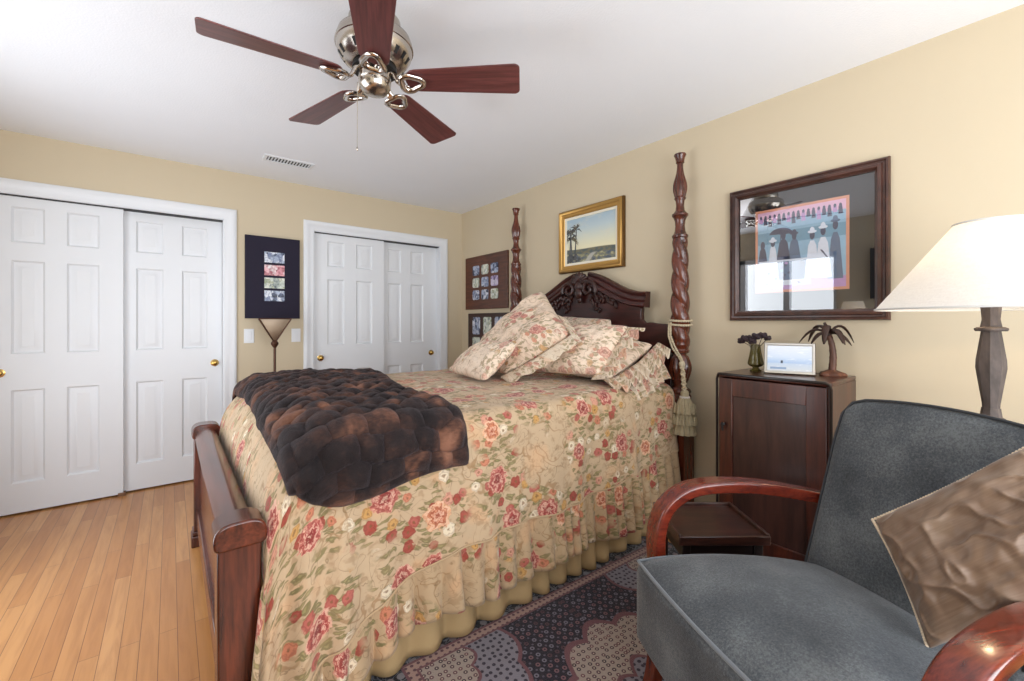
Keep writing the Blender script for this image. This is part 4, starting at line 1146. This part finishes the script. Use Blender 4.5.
pts = [tuple(p+Vector((-.006 if abs(p.x) < .05 else 0, 0, 0))) for p in pts]
b.tube(pts, .0055, 8); b.build('piping', M['velvet_piping'], o)
# reclining back
BT = math.radians(17)
def back_fn(p):
    v = -p.y/SW
    if p.z > .35: p.z += .028*max(0, 1-(2*v-1)**2)*(p.z-.35)/.3
    e = max(0, (abs(2*v-1)-.80)/.2); p.z -= .03*e*e*max(0, (p.z-.40)/.25)
    if p.x < .06: p.x -= .022*max(0, 1-(2*v-1)**2)*max(0, 1-((p.z-.28)/.36)**2)
    q = Vector((p.x*cos(BT)+p.z*sin(BT), p.y, -p.x*sin(BT)+p.z*cos(BT)))
    q.y = -SW/2+(q.y+SW/2)*(.69-.12*max(0, min(1, (q.z-.45)/.55)))
    return q+Vector((.535, 0, .40))
b = soft_box(.0, .13, -SW-.01, .01, -.10, .605, .028, fn=back_fn); o = b.build('backrest', M['velvet'], ch, sharp=0, fix=False)
wd = o.modifiers.new('weld', 'WELD'); wd.merge_threshold = .0004
b = MB(); pts = []
for (p, q) in (((.006, .004, .05), (.006, .004, .58)), ((.006, .004, .58), (.006, -.03, .602)), ((.006, -.03, .602), (.006, -SW+.03, .602)), ((.006, -SW+.03, .602), (.006, -SW-.004, .58)), ((.006, -SW-.004, .58), (.006, -SW-.004, .05))):
    for i in range(12): u = i/12; pts.append(tuple(back_fn(Vector([p[k]+(q[k]-p[k])*u for k in range(3)]))))
b.tube(pts, .0042, 8); b.build('piping', plain('dark_mohair_piping', (44, 47, 52), .7), o)
# bent-wood arms
def arm(y0, inn, sh, dz=0):
    ctl = [(.075, .30), (.062, .40), (.055, .50), (.062, .565), (.085, .618), (.125, .655), (.18, .680), (.26, .690), (.36, .688), (.46, .678), (.56, .660), (.66, .640), (.70, .632)]
    ctl = [(a+sh*(1-(a-.055)/.66), z+dz) for a, z in ctl]; pts = []
    for i in range(len(ctl)-1):
        p0 = ctl[max(0, i-1)]; p1 = ctl[i]; p2 = ctl[i+1]; p3 = ctl[min(len(ctl)-1, i+2)]
        for s in range(5):
            t_ = s/5; f = lambda k: .5*((2*p1[k])+(-p0[k]+p2[k])*t_+(2*p0[k]-5*p1[k]+4*p2[k]-p3[k])*t_*t_+(-p0[k]+3*p1[k]-3*p2[k]+p3[k])*t_**3)
            pts.append((f(0), y0+inn*max(0, f(0)-.06), f(1)))
    pts.append((ctl[-1][0], y0+inn*(ctl[-1][0]-.06), ctl[-1][1]))
    hw, ht, r = .034, .019, .010; sec = []
    for (cx_, cz_, a0) in ((hw-r, ht-r, 0), (-hw+r, ht-r, PI/2), (-hw+r, -ht+r, PI), (hw-r, -ht+r, 1.5*PI)):
        for s in range(5): a = a0+PI/2*s/4; sec.append((cx_+r*cos(a), cz_+r*sin(a)))
    b = MB(); b.ribbon(pts, sec, (0, 1, 0)); return b.build('arm', M['cherry'], ch, sharp=50)
arm(.040, -.19, .045); arm(-SW-.032, .19, .0, -.020)
b = MB(); b.prism([(.06, -.03), (.06, -SW+.03), (.60, -SW+.13), (.60, -.13)], .19, .245, 'xy'); b.build('seat_frame', M['cherry'], ch, bevel=.004)
for y in (-.03, -SW+.03):
    y2 = -SW/2+(y+SW/2)*.66
    b = MB(); b.ribbon([(.02, y, .022), (.05, y, .12), (.07, y, .235)], [(-.022, -.018), (.022, -.018), (.022, .018), (-.022, .018)], (0, 1, 0)); b.build('leg', M['mahogany'], ch, bevel=.003)
    b = MB(); b.ribbon([(.70, y2, .022), (.63, y2, .12), (.58, y2, .235)], [(-.022, -.018), (.022, -.018), (.022, .018), (-.022, .018)], (0, 1, 0)); b.build('leg', M['mahogany'], ch, bevel=.003)
def chw(a, bb, z): 
    q = Matrix.Rotation(ca, 3, 'Z') @ Vector((a, -bb, z)); return q+CHO
o, c, nn, ct = pillow('throw_cushion', [chw(.48, .37, .715), chw(.42, .53, .50), chw(.58, .735, .755), chw(.675, .61, .995)], .13, M['silk'], 'crumpled bronze silk cushion leaning on the armchair back', n=110, pinch=.10, seed=6, wr=.012, rnd=.03, fold=.010, cat='cushion', group=None, power=3.0)
cc = [Vector(p)-ct for p in (c[3], c[0], c[1])]
pts = []
for i in range(2):
    for s in range(60):
        u = s/60; a = 2*u-1; p = cc[i].lerp(cc[i+1], u); mid = p*(-1); pts.append(p+(-(p))*.0*a)
        pts[-1] = p*(1-.055*(1-a*a))
b = MB()
for i, p in enumerate(pts): b.ball(tuple(p), .0042, seg=6, rings=4)
b.build('beaded_edge', M['silk_piping'], o, sharp=0)

# ------------------------------------------------------------------ table lamp on its stand
LX, LY, LT = -.540, -3.975, .885
t = thing('lamp_stand', 'tall slender wooden lamp stand hidden behind the armchair back', 'table', (LX, LY, .0095))
b = MB(); b.lathe([(.15, LT-.025), (.155, LT-.02), (.155, LT-.005), (.15, LT)], 40); b.build('top', M['espresso'], t)
b = MB(); b.lathe([(.03, .03), (.022, .2), (.028, .5), (.02, .8), (.035, LT-.024)], 20); b.build('column', M['espresso'], t)
b = MB(); b.lathe([(.14, .0), (.14, .015), (.06, .03), (.03, .04)], 32); b.build('foot', M['espresso'], t)
lamp = thing('table_lamp', 'table lamp with a wide white cone shade and grey-brown faceted stem', 'lamp', (LX, LY, LT+.0545))
M['stone'] = wood('weathered_taupe', (64, 55, 51), (108, 95, 88), .7, (12, 12, 5))
b = MB(); b.lathe([(.085, -.045), (.085, -.030), (.055, -.022), (.024, .0), (.021, .026)], 8); b.build('base', M['stone'], lamp, sharp=15)
b = MB(); b.lathe([(.019, .024), (.020, .04), (.034, .150), (.033, .175), (.022, .262), (.022, .264)], 8); b.lathe([(.034, .264), (.037, .268), (.037, .273), (.030, .277)], 24); b.lathe([(.024, .277), (.020, .30), (.024, .355), (.010, .365)], 8)
b.build('stem', M['stone'], lamp, sharp=15)
b = MB(); b.lathe([(.006, .36), (.006, .50)], 10); b.lathe([(.016, .36), (.018, .41)], 14)
for k in range(3): a = 2*PI*k/3; b.tube([(0, 0, .585), ((.080)*cos(a), .080*sin(a), .590)], .002, 6)
b.tube([(.0, .0, .41), (.05, 0, .45), (.05, 0, .55), (0, 0, .585)], .002, 6); b.build('harp', M['nickel'], lamp)
def mk_shade():
    m = Mat('linen_shade', .9, .1); o = m.coord(); n = m.N
    w1 = m.noise(m.map(o, (40, 40, 400)), 1, 2); w2 = m.noise(m.map(o, (220, 220, 40)), 1, 3)
    c = m.mix(w1*.5+w2*.5, lin((214, 212, 208)), lin((246, 245, 242)))
    df = n.new('ShaderNodeBsdfDiffuse'); tl = n.new('ShaderNodeBsdfTranslucent'); mx = n.new('ShaderNodeMixShader'); mx.inputs[0].default_value = .35
    m.put(df.inputs[0], c); m.put(tl.inputs[0], c)
    m.nt.links.new(df.outputs[0], mx.inputs[1]); m.nt.links.new(tl.outputs[0], mx.inputs[2]); m.nt.links.new(mx.outputs[0], n['Material Output'].inputs[0])
    return m.mat
M['shade'] = mk_shade()
b = MB(); P = [[(r*cos(a), r*sin(a), z) for a in [2*PI*i/72 for i in range(72)]] for r, z in ((.277, .335), (.084, .602))]
b.grid(P, cv=True); sh = b.build('shade', M['shade'], lamp, sharp=0)
b = MB()
for r, z in ((.277, .335), (.084, .602)): b.tube([(r*cos(2*PI*i/72), r*sin(2*PI*i/72), z) for i in range(72)], .0035, 6, True)
b.build('shade_trim', plain('shade_trim_grey', (206, 206, 204), .8), sh)
def bulb(loc, e):
    l = bpy.data.lights.new('lamp_bulb', 'POINT'); l.energy = e; l.color = (1.0, .72, .42); l.shadow_soft_size = .03
    o = bpy.data.objects.new('lamp_bulb', l); COL.objects.link(o); o.location = loc
bulb((LX, LY, LT+.515), 2.6)

# ------------------------------------------------------------------ across the room (seen in the picture glass)
t = thing('dresser', 'low dark dresser against the wall opposite the bed', 'dresser', (-3.38, -3.0, 0))
b = MB(); b.box(-.20, .20, -.40, .40, .06, .88); b.box(-.21, .22, -.42, .42, .88, .905); b.box(-.17, .17, -.37, .37, 0, .06); b.build('body', M['espresso'], t, bevel=.003)
for k in range(3):
    b = MB(); b.box(.20, .216, -.38, .38, .09+k*.265, .335+k*.265); d = b.build('drawer', M['espresso'], t, bevel=.003)
    b = MB(); b.ball((.228, 0, .21+k*.265), .014); b.build('knob', M['nickel'], d)
t = thing('television', 'thin black television hung on the wall opposite the bed', 'television', (XL+.012, -3.30, 1.50))
b = MB(); b.box(0, .045, -.48, .48, 0, .56); b.build('housing', M['black'], t, bevel=.004)
b = MB(); b.box(.045, .047, -.468, .468, .012, .548); b.build('screen', plain('tv_screen', (10, 11, 13), .12), t)
t = thing('dresser_lamp', 'small lit table lamp with a white shade on the dresser', 'lamp', (-3.36, -2.72, .905))
b = MB(); b.lathe([(.06, 0), (.055, .015), (.02, .03), (.035, .12), (.03, .2), (.01, .3), (.008, .40)], 24); b.build('base', M['nickel'], t)
b = MB(); b.grid([[(r*cos(a), r*sin(a), z) for a in [2*PI*i/40 for i in range(40)]] for r, z in ((.15, .36), (.085, .56))], cv=True); b.build('shade', M['shade'], t, sharp=0)
bulb((-3.36, -2.72, .905+.46), 1.5)
